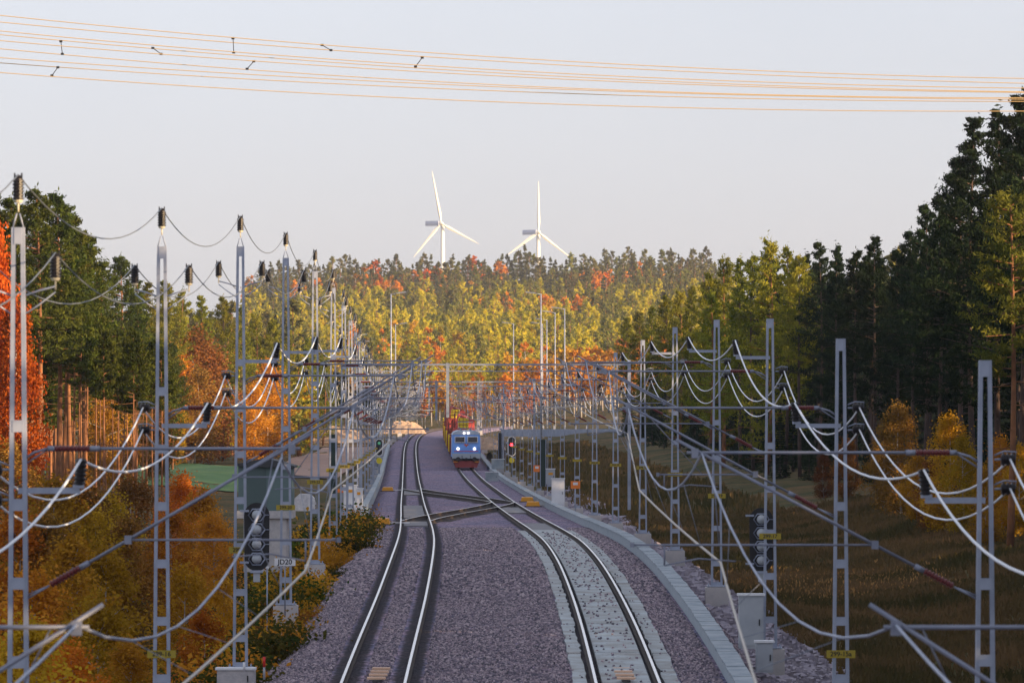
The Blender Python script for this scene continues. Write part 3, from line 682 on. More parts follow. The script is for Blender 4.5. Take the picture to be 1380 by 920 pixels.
# number board
c = at(384, 757, 150.8); e = empty('number_board', c, 'white board reading JD20 on a thin pole left of the tracks', 'sign')
bd = MB().box((0,0,0), (.62,.015,.22)).obj('board', white, e); inst('lettering', text_mesh('JD20', .21), bd, (0,-.011,0)); MB().tube([(0,.03,.1),(0,.03,-1.6)], .02, 6).obj('pole', steel_dk, e)
c = at(360, 765, 145); e = empty('marker_pole', c-Vector((0,0,2.1)), 'thin pale pole standing in the bushes beside the black signal', 'pole'); MB().tube([(0,0,0),(0,0,2.1)], .018, 6).obj('shaft', steel, e); MB().box((0,0,2.12), (.1,.04,.06)).obj('cap', white, e)
c = at(356, 915, 124); e = empty('marker_post', c, 'short grey post with a red top at the foot of the third left mast', 'marker post'); MB().tube([(0,0,0),(0,0,.3)], .028, 8).obj('post', grey, e); MB().tube([(0,0,.3),(0,0,.55)], .033, 8).obj('red_cap', red, e)
c = at(329, 905, 123); e = empty('marker_post', c, 'short white post on the foot of the third left mast', 'marker post'); MB().tube([(0,0,0),(0,0,.24)], .03, 8).obj('post', white, e)
for px, py, d, h, lb in ((726, 640, 350, 2.2, 'tall black and white board among the right-hand masts'),):
    pass
for px, y0, y1, d, lb in ((732, 592, 655, 372, 'narrow black panel with pale frame on the right among far masts'), (674, 583, 622, 560, 'black oval board behind a mast right of the locomotive'), (449, 585, 668, 300, 'narrow dark green panel on the left among the masts'), (509, 590, 640, 540, 'dark green narrow panel behind the left white-rimmed signal')):
    c = at(px, y1, d); h = (y1-y0)/F*d; e = empty('equipment_panel', c, lb, 'equipment panel')
    MB().box((0,0,h/2), (.5,.05,h)).obj('panel', M('dark_panel_%d' % px, (.01,.03,.025) if px != 674 else (.01,.01,.012), .5), e)
    for s in (-1,1): MB().box((s*.2,-.05,h/2), (.06,.03,h)).obj('frame', steel, e)
# waste heap / white wrapped bale, shed
c = at(357, 693, 205); sh = empty('shed', (c.x, c.y, c.z), 'grey-green shed with a dark pitched roof left of the tracks', 'shed')
w = 72/F*205*1.0; h0 = 62/F*205
shm = M('grey_green_cladding', (.10,.16,.16), .7, var=(.13,.19,.19), scale=.8)
MB().box((0,1.3,h0/2+.12), (w,2.6,h0)).obj('wall', shm, sh)
mb = MB(); mb.prism([(-w/2-.12,h0+.1),(w/2+.12,h0+.02),(w/2+.12,h0+.1),(0.1,h0+.42),(-w/2-.12,h0+.18)], -.2, 2.8); mb.obj('roof', M('dark_roof', (.04,.045,.05), .7), sh)
MB().box((-.35,-.02,1.0), (.8,.04,1.7)).obj('door', M('shed_door', (.07,.11,.11), .6), sh)
MB().box((0,1.3,0), (w+.1,2.7,.3)).obj('plinth', conc, sh)
MB().box((0,1.2,-1.2), (w*.8,2.2,2.2)).obj('foundation', conc, sh)
c = at(411, 688, 300); mb = MB(); prof = [(-.55,0),(.55,0),(.62,.35),(.55,.75),(.3,.98),(-.3,1.0),(-.58,.75),(-.62,.35)]; mb.prism(prof, -.6, .6); wb = mb.obj('wrapped_bale', M('white_plastic_wrap', (.7,.7,.72), .4, var=(.5,.5,.53), scale=5, bump=.5), None, c); tag(wb, 'white plastic-wrapped bale behind the shed', 'bale')
# low barrier
e = empty('road_barrier', at(690, 590, 840), 'long pale grey-blue barrier behind the right-hand masts', 'barrier')
b0 = at(676, 588, 860); b1 = at(836, 588, 820); o = Vector(e.location); hh = 10/F*840
mb = MB(); mb.bar(b0-o+Vector((0,0,hh/2)), b1-o+Vector((0,0,hh/2)), .3, hh); mb.obj('panel', M('barrier_grey_blue', (.24,.29,.4), .7, var=(.32,.36,.46), scale=.5), e)
for k in range(12):
    p = b0.lerp(b1, k/11)-o; MB().box(p+Vector((0,-.25,.1)), (.22,.2,hh*2+1)).obj('post', steel, e)
# lighting masts
def lamp(px, py, d, side, lb):
    t = at(px, py, d); g = ground_z(t.x, d); H = t.z-g; e = empty('lighting_mast', (t.x, d, g), lb, 'lamp post', 'tall lamp posts beyond the train')
    MB().tube([(0,0,0),(0,0,H)], [.15,.09], 8).obj('pole', steel, e); MB().tube([(0,0,H-.1),(side*1.0,0,H+.15)], .06, 6).obj('arm', steel, e); MB().box((side*1.7,0,H+.22), (1.5,.5,.16), 0, Matrix.Rotation(-side*.12, 3, 'Y')).obj('lamp_head', steel_dk, e)
for px, py, d, s, lb in ((527,396,816,1,'taller lamp post left of the train with its head to the right'),(533,437,1090,1,'shorter lamp post left of the train, just right of a taller one'),(729,396,816,-1,'tallest lamp post right of the train with its head to the left'),(692,436,1105,-1,'leftmost lamp post of the group right of the train'),(731,436,1110,-1,'short lamp post right behind the tallest one'),(737,431,1058,-1,'middle lamp post of the group right of the train'),(748,421,983,-1,'second lamp post from the right in the group'),(761,416,939,-1,'rightmost lamp post of the group right of the train'),(480,452,1150,1,'faint lamp post behind the left-hand masts'),(484,461,1190,1,'lowest lamp post behind the left-hand masts')):
    lamp(px, py, d, s, lb)

# ------------------------------------------------------------------ train
def rot2(v): return math.atan2(v.y, v.x)-math.pi/2
d0 = 548; f0 = off(6.0, d0); f1 = off(6.0, d0+15.5)
blue = M('blue_loco_paint', (.17,.38,.85), .5, var=(.14,.33,.8), scale=1.2, detail=6); roofm = M('pale_roof_paint', (.42,.5,.6), .5); skirt = M('loco_grey_paint', (.35,.4,.45), .6)
plough = M('plough_red', (.22,.02,.02), .6); glass = M('cab_glass', (.03,.02,.02), .12)
lo = empty('locomotive', f0, 'blue electric locomotive with two lit headlights coming down the right-hand track', 'locomotive', None, rot2(f1-f0))
mb = MB(); mb.add([(-1.52,0,1.2),(1.52,0,1.2),(1.52,0,2.3),(-1.52,0,2.3),(-1.45,.3,3.62),(1.45,.3,3.62),(-1.52,15.3,1.2),(1.52,15.3,1.2),(1.45,15.0,3.62),(-1.45,15.0,3.62)],
    [(0,1,2,3),(3,2,5,4),(1,7,8,5,2),(0,3,4,9,6),(6,9,8,7),(4,5,8,9)]); bd = mb.obj('body', blue, lo)
mb = MB(); mb.prism([(-1.5,3.62),(1.5,3.62),(1.3,3.9),(.9,4.05),(-.9,4.05),(-1.3,3.9)], .22, 15.1); mb.obj('roof', roofm, lo)
mb = MB(); mb.box((0,.05,1.35), (3.02,.16,.55)); mb.obj('front_skirt', skirt, lo)
mb = MB(); mb.box((0,7.6,.95), (2.7,14.6,.5)); mb.obj('underframe', M('dark_underframe', (.03,.03,.035), .8), lo)
for s in (-1,1):
    fr = MB(); fr.box((s*.68,.045,3.1), (1.12,.1,.68), 0, Matrix.Rotation(-.22,3,'X')); w_ = fr.obj('window_frame', white, lo); g_ = MB(); g_.box((s*.68,-.012,3.1), (.98,.06,.54), 0, Matrix.Rotation(-.22,3,'X')); g_.obj('window_pane', glass, w_)
    l_ = MB(); lathe(l_, [(.14,0),(.14,.06),(.05,.08)], (s*.88,-.01,2.12), (0,-1,0), 12); l_.obj('headlight', M('headlight_lens', (.8,.8,.8), .3, emit=(1,.85,.75,2)), lo)
    l_ = MB(); lathe(l_, [(.12,0),(.12,.1),(.05,.12)], (s*.22,.22,3.8), (0,-1,0), 12); l_.obj('roof_light', M('roof_light_lens', (.8,.8,.8), .3, emit=(1,.8,.75,1.5)), lo)
    b_ = MB(); lathe(b_, [(.1,0),(.1,.4),(.25,.42),(.25,.5),(.2,.52)], (s*.88,0,1.0), (0,-1,0), 14); b_.obj('buffer', blackp, lo)
    MB().box((s*1.15,-.25,.72), (.5,.5,.06)).obj('step', orange_y, lo)
    MB().tube([(s*.45,-.12,1.35),(s*.45,-.3,1.0),(s*.4,-.12,.7)], .04, 6).obj('brake_hose', blackp, lo)
    for yy in (2.4, 5.1, 10.2, 12.9):
        wh = MB(); lathe(wh, [(.55,0),(.6,.02),(.6,.12)], (s*.72,yy,.55), (s,0,0), 18); wh.obj('wheel', M('wheel_steel', (.05,.045,.04), .6), lo)
MB().box((0,-.015,1.85), (2.6,.03,.07)).obj('red_stripe', red, lo)
mb = MB(); mb.add([Vector(p) for p in ((-.28,-.02,2.52),(-.1,-.02,2.46),(0,-.02,2.3),(.1,-.02,2.46),(.28,-.02,2.52),(.12,-.02,2.64),(0,-.02,2.6),(-.12,-.02,2.66))], [tuple(range(8))]); mb.add([Vector(p) for p in ((-.1,-.022,2.5),(.1,-.022,2.5),(.1,-.022,2.58),(-.1,-.022,2.58))], [(0,1,2,3)], 1)
for i, v in enumerate(mb.v): mb.v[i] = (v[0], v[1]+max(0,(v[2]-2.3)*.227)-.01, v[2])
mb.obj('emblem', [red, M('emblem_gold', (.5,.3,.05), .4)], lo)
mb = MB(); mb.add([(-1.15,-.35,.12),(1.15,-.35,.12),(1.4,-.25,.82),(-1.4,-.25,.82),(-1.0,.1,.12),(1.0,.1,.12),(1.4,.1,.82),(-1.4,.1,.82)], [(0,1,2,3),(5,4,7,6),(1,5,6,2),(4,0,3,7),(3,2,6,7),(0,4,5,1)]); mb.obj('snow_plough', plough, lo)
for s in (-1,1):
    MB().tube([(s*1.56,.25,1.5),(s*1.58,.2,2.4),(s*1.56,.3,3.3)], .02, 5).obj('handrail', white, lo)
    MB().tube([(s*.5,-.09,2.75),(s*.75,-.03,3.2)], .012, 4).obj('wiper', blackp, lo)
MB().box((0,-.28,1.0), (.22,.45,.3)).obj('coupling', blackp, lo)
for yy in (3.2, 12.2):
    mb = MB()
    for s in (-1,1): mb.tube([(s*.5,yy-.6,4.15),(s*.75,yy+.5,4.5),(s*.8,yy-.3,4.95)] if yy > 5 else [(s*.5,yy-.7,4.2),(s*.6,yy+.6,4.22)], .03, 5)
    mb.tube([(-.9,yy-.3,4.95 if yy > 5 else 4.3),(.9,yy-.3,4.95 if yy > 5 else 4.3)], .04, 5)
    for s in (-.5,.5): lathe(mb, [(.07,0),(.1,.06),(.07,.12),(.1,.18),(.07,.24)], (s,yy,3.95))
    mb.obj('pantograph', steel_dk, lo)
# wagons
wred = M('wagon_brown_red', (.16,.025,.02), .7, var=(.24,.05,.03), scale=1.2); wor = M('wagon_orange_side', (.55,.22,.03), .7, var=(.42,.16,.03), scale=1); wyel = M('yellow_grid', (.8,.6,.02), .6); wpink = M('red_brick_container', (.45,.07,.06), .7)
d = 566; k = 0
cargo = ['machine','rack','stakes','stakes','rack','machine','stakes','rack','stakes','stakes','rack','stakes']
desc = {'machine':'brown-red wagon carrying red machinery and a yellow grid', 'rack':'brown-red wagon with tall red racks and orange side boards','stakes':'brown-red wagon with upright stakes and orange side boards'}
for cg in cargo:
    a = off(6.0, d); b = off(6.0, d+19)
    w_ = empty('freight_wagon', a, '%s, %s behind the locomotive' % (desc[cg], ORD[k]), 'wagon', 'wagons of the work train', rot2(b-a))
    MB().box((0,9.2,1.15), (2.7,18.4,.35)).obj('underframe', wred, w_)
    for s in (-1,1):
        MB().box((s*1.42,9.2,1.75), (.06,18.4,.95)).obj('side_board', wor, w_)
        st = MB()
        for j in range(9): st.box((s*1.47, .5+j*2.2, 2.1), (.08,.14,1.9))
        tag(st.obj('stake', wyel if s < 0 and k % 2 else wred, w_), kind=None)
        for yy in (2.0, 3.8, 14.6, 16.4):
            wh = MB(); lathe(wh, [(.42,0),(.46,.02),(.46,.12)], (s*.72,yy,.46), (s,0,0), 14); wh.obj('wheel', rail_side, w_)
    MB().box((0,.1,1.9), (2.8,.1,1.3)).obj('end_board', wred, w_)
    if cg == 'machine':
        mb = MB(); mb.box((-.5,5,3.1), (1.4,6,2.0)); mb.box((.7,7,3.6), (1.0,2,3.0)); mb.tube([(-.9,4,4),(-.6,5,5.6),(.6,8,5.2)], .14, 6); mb.obj('machinery', wpink, w_)
        mb = MB(); mb.box((-.1,2.4,4.5), (1.15,.4,1.5))
        g = mb.obj('yellow_grid', wyel, w_)
        gg = MB()
        for j in range(3): gg.box((-.1,2.18,4.1+j*.4), (1.18,.03,.05))
        for j in range(3): gg.box((-.5+j*.4,2.17,4.5), (.05,.03,1.5))
        gg.obj('grid_bars', wred, g)
    elif cg == 'rack':
        mb = MB()
        for y_ in (2,6,10,14):
            for x_ in (-1.1,-.3,.5,1.2): mb.bar((x_,y_,1.3), (x_,y_,4.1+(x_*y_)%1.0), .16,.16)
            mb.bar((-1.2,y_,3.6), (1.3,y_,3.6), .12,.12); mb.bar((-1.2,y_,2.6), (1.3,y_,2.6), .3,.2)
        mb.obj('rack', wred, w_)
        MB().box((.2,9,2.4), (2.2,15,1.4)).obj('load', M('wagon_load_%d' % k, (.2,.05,.04), .8, var=(.3,.1,.05), scale=1.5), w_)
    else:
        MB().box((0,9,2.1), (2.5,16,1.0)).obj('load', M('wagon_load_%d' % k, (.22,.07,.04), .9, var=(.3,.12,.05), scale=1.5), w_)
    d += 20; k += 1

# ------------------------------------------------------------------ wind turbines
tw = M('turbine_white', (.82,.8,.72), .5)
nac = M('nacelle_shade_blue', (.5,.55,.68), .5)  # white turbine housing in shade, the blue put into its colour
def turbine(hx, hy, tips, lb):
    d = 3500; hub = at(hx, hy, d); bx = at(hx+1.5 if hx < 650 else hx-.5, hy, d); g = ground_z(bx.x, d)-2
    e = empty('wind_turbine', (bx.x+.2, d+3, g), lb, 'wind turbine', 'two wind turbines on the horizon'); o = Vector(e.location)
    MB().tube([(0,0,0),(0,0,hub.z-g-1.2)], [2.0,1.25], 16).obj('tower', tw, e)
    n = MB(); c = hub-o
    pr = [(-1.4,-1.6),(1.4,-1.6),(1.7,0),(1.4,1.7),(-1.4,1.7),(-1.7,0)]
    q = Matrix.Rotation(math.radians(60), 3, 'Z')
    n.prism(pr, 0, 10.5); n.v = [tuple(q@Vector(v)+c+Vector((-1,.4,0))) for v in n.v]; n.obj('nacelle', nac, e)
    h = MB(); lathe(h, [(1.2,-.8),(1.3,.4),(.9,1.4),(.2,1.9)], c, (.8,-.6,0), 12); h.obj('hub', tw, e)
    for tx, ty in tips:
        t = at(tx, ty, d)-o; v = (t-c); ln = v.length; dn = v.normalized(); s = dn.cross(Vector((0,1,0))).normalized()
        mb = MB(); prev = []
        for f, wd, th in ((0,.7,.7),(.06,.8,.6),(.2,1.7,.45),(.5,1.15,.3),(.8,.7,.18),(1,.15,.06)):
            p = c+v*f; prev += [p+s*wd*.55, p+Vector((0,-th,0)), p-s*wd*.75, p+Vector((0,th,0))]
        fs = [(4*i+j, 4*i+(j+1)%4, 4*i+4+(j+1)%4, 4*i+4+j) for i in range(5) for j in range(4)]+[(3,2,1,0),(20,21,22,23)]
        mb.add(prev, fs, 0, False); mb.obj('blade', tw, e)
turbine(594.5, 301, ((582,230),(557,347),(646,329)), 'left and larger wind turbine above the far forest')
turbine(725.5, 313, ((725.5,244),(682,345),(770,348)), 'right and lower wind turbine above the far forest')

# ------------------------------------------------------------------ overhead power lines at the top
PLY = [(21,78.5,106),(30,84,112.5),(42,95.5,119),(47,99.5,124),(55,103.5,125),(66,115.5,132),(78,118,134),(85,123.5,137),(98,138.3,150)]
pld = [220,221.5,220,221.5,220,221.5,220,221.5,220]
pos = ['topmost','second from the top','third from the top','fourth from the top','middle','fourth from the bottom','third from the bottom','second from the bottom','lowest']
def ply(i, x): y0, y1, y2 = PLY[i]; t = (x)/690.; return y0+(y1-y0)*t+(y2-2*y1+y0)/2*t*(t-1)
for i in range(9):
    pts = [at(x, ply(i, x), pld[i]) for x in range(-700, 2101, 70)]
    w = MB().tube([p-pts[0] for p in pts], .018, 5).obj('power_line', wire_or, None, pts[0]); tag(w, 'sunlit orange power line crossing the sky, %s of nine' % pos[i], 'wire', 'sunlit power lines crossing the sky')
for (x0,y0,x1,y1,lb) in ((82,56,84,73,'leftmost upright spacer'),(78,91,70,102,'leftmost slanted spacer on the lowest wires'),(206,65,217,73,'spacer above the left mast row'),(314,52,315,71,'upright spacer on the top wires'),(342,83,333,93,'slanted spacer below the upright one'),(434,61,446,68,'spacer on the two top wires'),(569,78,560,90,'rightmost spacer on the power lines')):
    p, q = at(x0,y0,220.3), at(x1,y1,220.3); e = empty('line_spacer', p, 'small dark '+lb if not lb.startswith('small') else lb, 'spacer', 'dark spacers between the power lines')
    MB().tube([Vector(), q-p], .018, 5).obj('rod', blackp, e)
    for z in (Vector(), q-p): MB().box(z, (.13,.06,.09)).obj('clamp', blackp, e)

# ------------------------------------------------------------------ vegetation
def leafquads(rng, C, size, up=0., asp=.45):
    n = len(C); a = rng.normal(size=(n,3)); a[:,2] += up; a /= np.linalg.norm(a, axis=1)[:,None]
    b = np.cross(a, rng.normal(size=(n,3))); b /= np.linalg.norm(b, axis=1)[:,None]+1e-9
    s = size*rng.uniform(.6,1.3,size=(n,1)); a = a*s; b = b*s*asp
    return np.stack([C-a-b*.4, C-a*.1-b, C+a, C-a*.1+b], 1).reshape(-1,3)
def pine(seed, h, cs=.45, rad=2.6, nc=60, nl=80, ls=.24, trunk_r=.22, conical=.7):
    r = np.random.default_rng(seed); tr = MB(); 
    bend = r.uniform(-.35,.35,2); P_ = lambda t: Vector((bend[0]*math.sin(t*3), bend[1]*math.sin(t*2.5), t*h))
    tr.tube([P_(t) for t in np.linspace(0,.98,8)], [trunk_r*(1-.85*t) for t in np.linspace(0,.98,8)], 7)
    C = []
    for i in range(int(nc*1.5)):
        t = cs+(1-cs)*(i/(nc*1.5))**.9; tt = (t-cs)/(1-cs)
        R = rad*(min(1, .5+tt*2.5))*(1-tt)**conical*r.uniform(.55,1.2)+.3; ang = r.uniform(0,2*math.pi); up = r.uniform(-.1,.3)+.45*tt**2
        c0 = P_(t); dv = np.array([math.cos(ang), math.sin(ang), up]); o = np.array(c0)
        if i % 3 == 0 and R > .8: tr.tube([c0, Vector(o+dv*R*.55), Vector(o+dv*R*.95)], [.045,.03,.01], 4, caps=False)
        k = max(14, int(nl*(.35+R/rad*.65)*.62)); f = r.uniform(.3,1.05,k)[:,None]**.8
        pos = o+dv*R*f+np.array([0,0,.16])*(f**3)*R+r.normal(size=(k,3))*np.array([.2,.2,.085])*(.35+.35*R)
        C.append(pos)
    C.append(np.array(P_(1.0))+r.normal(size=(40,3))*np.array([.09,.09,.35])+np.array([0,0,-.2]))
    for i in range(6):
        t = r.uniform(cs*.6, cs); a = r.uniform(0,6.28); c0 = P_(t); ln = r.uniform(.5,1.6); tr.tube([c0, c0+Vector((ln*math.cos(a), ln*math.sin(a), -.1))], [.03,.01], 4, caps=False)
    C = np.concatenate(C); return tr, leafquads(r, C, ls, .7, .3), h
def spruce(seed, h, cs=.08, rad=2.2, nw=26, per=9, nl=22, ls=.26):
    r = np.random.default_rng(seed); tr = MB(); tr.tube([(0,0,0),(0,0,h*.97)], [.2,.02], 6); C = []
    for i in range(nw):
        t = cs+(1-cs)*i/nw; R = rad*(1-t)**.85*r.uniform(.8,1.15)+.08
        for j in range(per):
            a = r.uniform(0,6.28); f = r.uniform(.15,1,nl)[:,None]**.7; d = np.array([math.cos(a), math.sin(a), -.28+.2*t])
            C.append(np.array([0,0,t*h])+d*R*f+r.normal(size=(nl,3))*np.array([.16,.16,.1])*(.5+R*.3))
    C.append(np.stack([np.zeros(12), np.zeros(12), np.linspace(h*.94,h*1.0,12)],1)+r.normal(size=(12,3))*.04)
    C = np.concatenate(C); return tr, leafquads(r, C, ls, -.1, .4), h
def birch(seed, h, cs=.3, rad=2.2, nc=60, nl=55, ls=.13, tr_r=.11):
    r = np.random.default_rng(seed); tr = MB(); b = r.uniform(-.3,.3,2); P_ = lambda t: Vector((b[0]*math.sin(t*2.5), b[1]*math.sin(t*2), t*h))
    tr.tube([P_(t) for t in np.linspace(0,.96,7)], [tr_r*(1-.9*t) for t in np.linspace(0,.96,7)], 6); C = []
    for i in range(nc):
        t = r.uniform(cs,1); tt = (t-cs)/(1-cs); R = rad*math.sin(math.pi*min(1,.18+tt*.8))**.8*r.uniform(.2,1.05); a = r.uniform(0,6.28); c0 = P_(max(0, t-.08))
        c = np.array([c0.x+R*math.cos(a), c0.y+R*math.sin(a), t*h]); 
        if i % 3 == 0: tr.tube([c0, Vector(c)], [.03,.008], 4, caps=False)
        C.append(c+r.normal(size=(nl,3))*np.array([.42,.42,.5])*rad*.36)
    return tr, leafquads(r, np.concatenate(C), ls, -.2, .75), h
def two(gen, leaf, bark, tag_):
    tr, q, h = gen; return (tr.mesh('trunk', bark), MB().quads(q).mesh('crown', leaf), h)
def one(gen, leaf, bark):
    tr, q, h = gen; tr.quads(q, 1); return (tr.mesh('tree', [bark, leaf]), h)
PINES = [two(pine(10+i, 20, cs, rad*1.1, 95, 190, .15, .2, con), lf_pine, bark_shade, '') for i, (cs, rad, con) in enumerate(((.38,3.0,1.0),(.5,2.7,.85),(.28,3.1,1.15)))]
PINES_LIT = [(a, (lambda m: (m.materials.clear(), m.materials.append(lf_pine_lit), m)[2])(b.copy()), h) for a, b, h in PINES]  # same pines recoloured as sunlit, the light carried by the needle colour
def ba2(m):
    m = m.copy(); m.materials.clear(); m.materials.append(bark_pine); return m
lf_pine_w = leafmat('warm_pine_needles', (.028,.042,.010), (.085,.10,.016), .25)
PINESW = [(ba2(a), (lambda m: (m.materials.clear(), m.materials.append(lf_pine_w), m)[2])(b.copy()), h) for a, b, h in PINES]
LITPINE = two(pine(77, 17, .5, 2.5, 70, 170, .13, .2, .5), leafmat('lit_pine_needles', (.06,.07,.015), (.12,.11,.02), .3), bark_pine, '')  # lit version of the pine, sunlight put into the needle colour
LOWP = [two(pine(30+i, 14, .08, 2.6, 95, 150, .13, .16, .8), lf_pine_lit, bark_pine, '') for i in range(2)]
SPR = [two(spruce(40+i, 18), lf_spruce, bark_dark, '') for i in range(2)]
bg_ = [birch(50+i, 8, .1, 1.7, 95, 100, .075, .07) for i in range(3)]
def cols(g, lfs, bark):
    tr, q, h = g; tm = tr.mesh('trunk', bark); cm = MB().quads(q).mesh('crown', lfs[0]); out = []
    for lf in lfs:
        c = cm.copy(); c.materials.clear(); c.materials.append(lf); out.append((tm, c, h))
    return out
BIR = {}
for i, g in enumerate(bg_):
    for nm, t in zip(('orange','yellow','red','rust','green'), cols(g, (lf_orange, lf_yellow, lf_red, lf_rust, lf_green), bark_birch)): BIR[nm, i] = t
def place2(kind, proto, x, d, h, lb, cat='tree', group=None, sx=1.0, z=None, rnd=random):
    tm, cm, h0 = proto; g = ground_z(x, d)-.15 if z is None else z; s = h/h0
    e = empty(kind, (x, d, g), lb, cat, group, rnd.uniform(0, 6.28)); e.scale = (s*sx, s*sx, s)
    inst('trunk', tm, e); inst('crown', cm, e); return e
R = random.Random(11)
# right forest: front silhouettes (px, top py, d)
fr = [(1392,118,262),(1374,130,268),(1345,146,272),(1314,158,280),(1290,214,300),(1262,262,310),(1245,275,318),(1226,312,330),(1205,335,345),(1180,318,352),(1155,338,365),(1130,330,378),(1102,326,392),(1078,345,402),(1058,332,410),(1034,324,420),(1015,345,440),(998,347,452),(975,348,470),(955,368,500),(935,385,540),(915,392,575),(897,398,610),(880,412,650),(862,420,690),(845,428,740)]
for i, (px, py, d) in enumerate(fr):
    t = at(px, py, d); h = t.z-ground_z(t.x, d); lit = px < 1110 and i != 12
    pr = (PINES_LIT if lit else PINES)[i % 3] if not lit or i % 3 else LOWP[i % 2]
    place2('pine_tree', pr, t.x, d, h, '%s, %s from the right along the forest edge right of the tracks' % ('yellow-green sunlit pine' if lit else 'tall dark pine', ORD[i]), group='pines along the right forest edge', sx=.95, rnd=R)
t = at(1361, 262, 240); place2('pine_tree', LITPINE, t.x, 240, t.z-ground_z(t.x,240), 'slender pine with glowing orange trunk near the right edge of the picture', rnd=R)
t = at(958, 396, 395); place2('pine_tree', LOWP[0], t.x, 395, 11.5, 'short sunlit yellow-green pine in front of the dark right-hand forest', rnd=R, z=t.z-11.5)
n = 0
for row in range(2):
    for d in np.arange(235, 760, 15.5):
        edge = interp(d, [(235,27),(270,27),(330,29),(400,24),(450,20),(560,20),(700,19),(760,19)])
        x = edge+4+row*6+R.uniform(-2,2); dd = d+R.uniform(-4,4)
        if (x/dd*F+690) > 1500: continue
        place2('pine_tree', PINES[n % 3] if R.random() < .8 else SPR[n % 2], x, dd, R.uniform(15.5, 19.5) if dd < 500 else R.uniform(13,16.5), 'dark pine standing inside the forest right of the tracks', group='dark pines inside the right-hand forest', rnd=R); n += 1
# young birches in front of the right forest
BT = []
for i in range(2):
    g_ = birch(70+i, 15, .18, 2.6, 150, 110, .12, .13); tm_ = g_[0].mesh('trunk', bark_birch); BT.append((tm_, MB().quads(g_[1]).mesh('crown', lf_red), 15))
for i, (px, py, d, c) in enumerate(((1275,560,268,'yellow'),(1302,590,262,'yellow'),(1350,590,258,'yellow'),(1215,545,295,'rust'),(1190,575,310,'rust'),(1235,610,280,'yellow'),(1330,625,250,'yellow'),(1372,600,252,'yellow'),(1140,590,330,'rust'),(1110,610,345,'rust'),(1255,620,272,'rust'))):
    t = at(px, py, d); g = ground_z(t.x, d); place2('birch_tree', BIR[c, i % 3], t.x, d, t.z-g, '%s young birch, %s along the foot of the right-hand forest' % ('golden' if c == 'yellow' else 'dull rusty', ORD[i]), group='young birches before the right forest', sx=1.1, rnd=R)
# left forest
fl = [(-12,262,330),(14,268,322),(48,256,318),(76,262,328),(98,292,338),(118,318,350),(140,352,430),(162,346,452),(182,372,470),(200,380,480),(222,378,600),(250,392,622),(270,398,626),(300,400,640),(325,412,650),(345,425,660),(368,430,660),(392,445,690),(415,455,730),(435,470,780)]
for i, (px, py, d) in enumerate(fl):
    t = at(px, py, d); h = t.z-ground_z(t.x, d); lit = i > 8
    place2('pine_tree', PINESW[1] if i < 6 else (PINES_LIT if lit else PINESW)[i % 3] if i % 4 != 3 or not lit else LOWP[i % 2], t.x, d, h, '%s, %s from the left in the forest left of the tracks' % ('yellow-green pine' if lit else 'tall dark green pine', ORD[i]), group='pines of the left forest', sx=.95 if lit else 1.1, rnd=R)
for i in range(56):
    px = R.uniform(-60, 235); d = R.uniform(335, 470) if px < 140 else R.uniform(440, 560); x = (px-690)/F*d
    kind = R.random()
    if kind < .7 or px < 130: place2('pine_tree', PINESW[1] if R.random() < .6 else PINESW[i % 3], x, d, R.uniform(13.5,17.5) if px < 110 else R.uniform(11,14), 'pine standing inside the forest left of the tracks', group='pines inside the left-hand forest', rnd=R)
    else: place2('birch_tree', BIR[R.choice(['rust','green','yellow']), i % 3], x, d, R.uniform(8,12), 'slim birch standing inside the forest left of the tracks', group='birches inside the left-hand forest', rnd=R)
t = at(14, 312, 290); place2('birch_tree', BT[0], t.x-1.2, 290, t.z-ground_z(t.x,290), 'tall red-orange birch at the left edge of the picture', sx=.6, rnd=R)
t = at(22, 420, 288); place2('birch_tree', BT[1], t.x, 288, t.z-ground_z(t.x,288), 'lower red-orange birch beside the tall one at the left edge', sx=.7, rnd=R)
for i, (px, py, d, c) in enumerate(((258,446,612,'rust'),(236,470,606,'orange'),(282,470,616,'rust'),(208,505,560,'orange'),(262,500,604,'rust'),(360,490,640,'yellow'),(340,520,622,'yellow'),(400,520,700,'yellow'),(372,530,650,'rust'),(228,530,600,'yellow'))):
    t = at(px, py, d); place2('birch_tree', BIR[c, i % 3], t.x, d, t.z-ground_z(t.x, d), '%s bushy tree, %s in the clump behind the left masts' % (c, ORD[i]), group='autumn trees behind the left masts', sx=1.3, rnd=R)
SLIM = [two(pine(90+i, 17, .68, 1.5, 50, 150, .15, .12, .7), lf_pine_w, bark_pine, '') for i in range(2)]
for i in range(34):
    px = 48+i*5.1+R.uniform(-3,3); d = R.uniform(322, 400)
    place2('slim_pine', SLIM[i % 2], (px-690)/F*d, d, R.uniform(14,17) if px < 120 else R.uniform(11.5,13.5), 'slim reddish-trunked pine in the dense stand left of the tracks', group='slim pines in the left stand', rnd=R)
for i in range(44):
    d = 290+i*10.5; x = interp(d, [(235,27),(330,29),(400,24),(450,20.5),(560,20),(760,18.5)])+R.uniform(-2.5,1.5)
    place2('young_spruce', SPR[i % 2], x, d+R.uniform(-4,4), R.uniform(3.5,7.5), 'young dark spruce at the foot of the right-hand forest', group='young spruces at the right forest foot', sx=1.5, rnd=R)
# dark thicket behind left masts
for i in range(26):
    px = R.uniform(330, 520); d = R.uniform(790, 900); x = (px-690)/F*d; place2('pine_tree', PINES[i % 3], x, d, interp(px, [(330,17),(420,13),(520,9)]), 'dark pine in the thicket behind the field and left masts', group='dark pines behind the field', rnd=R)
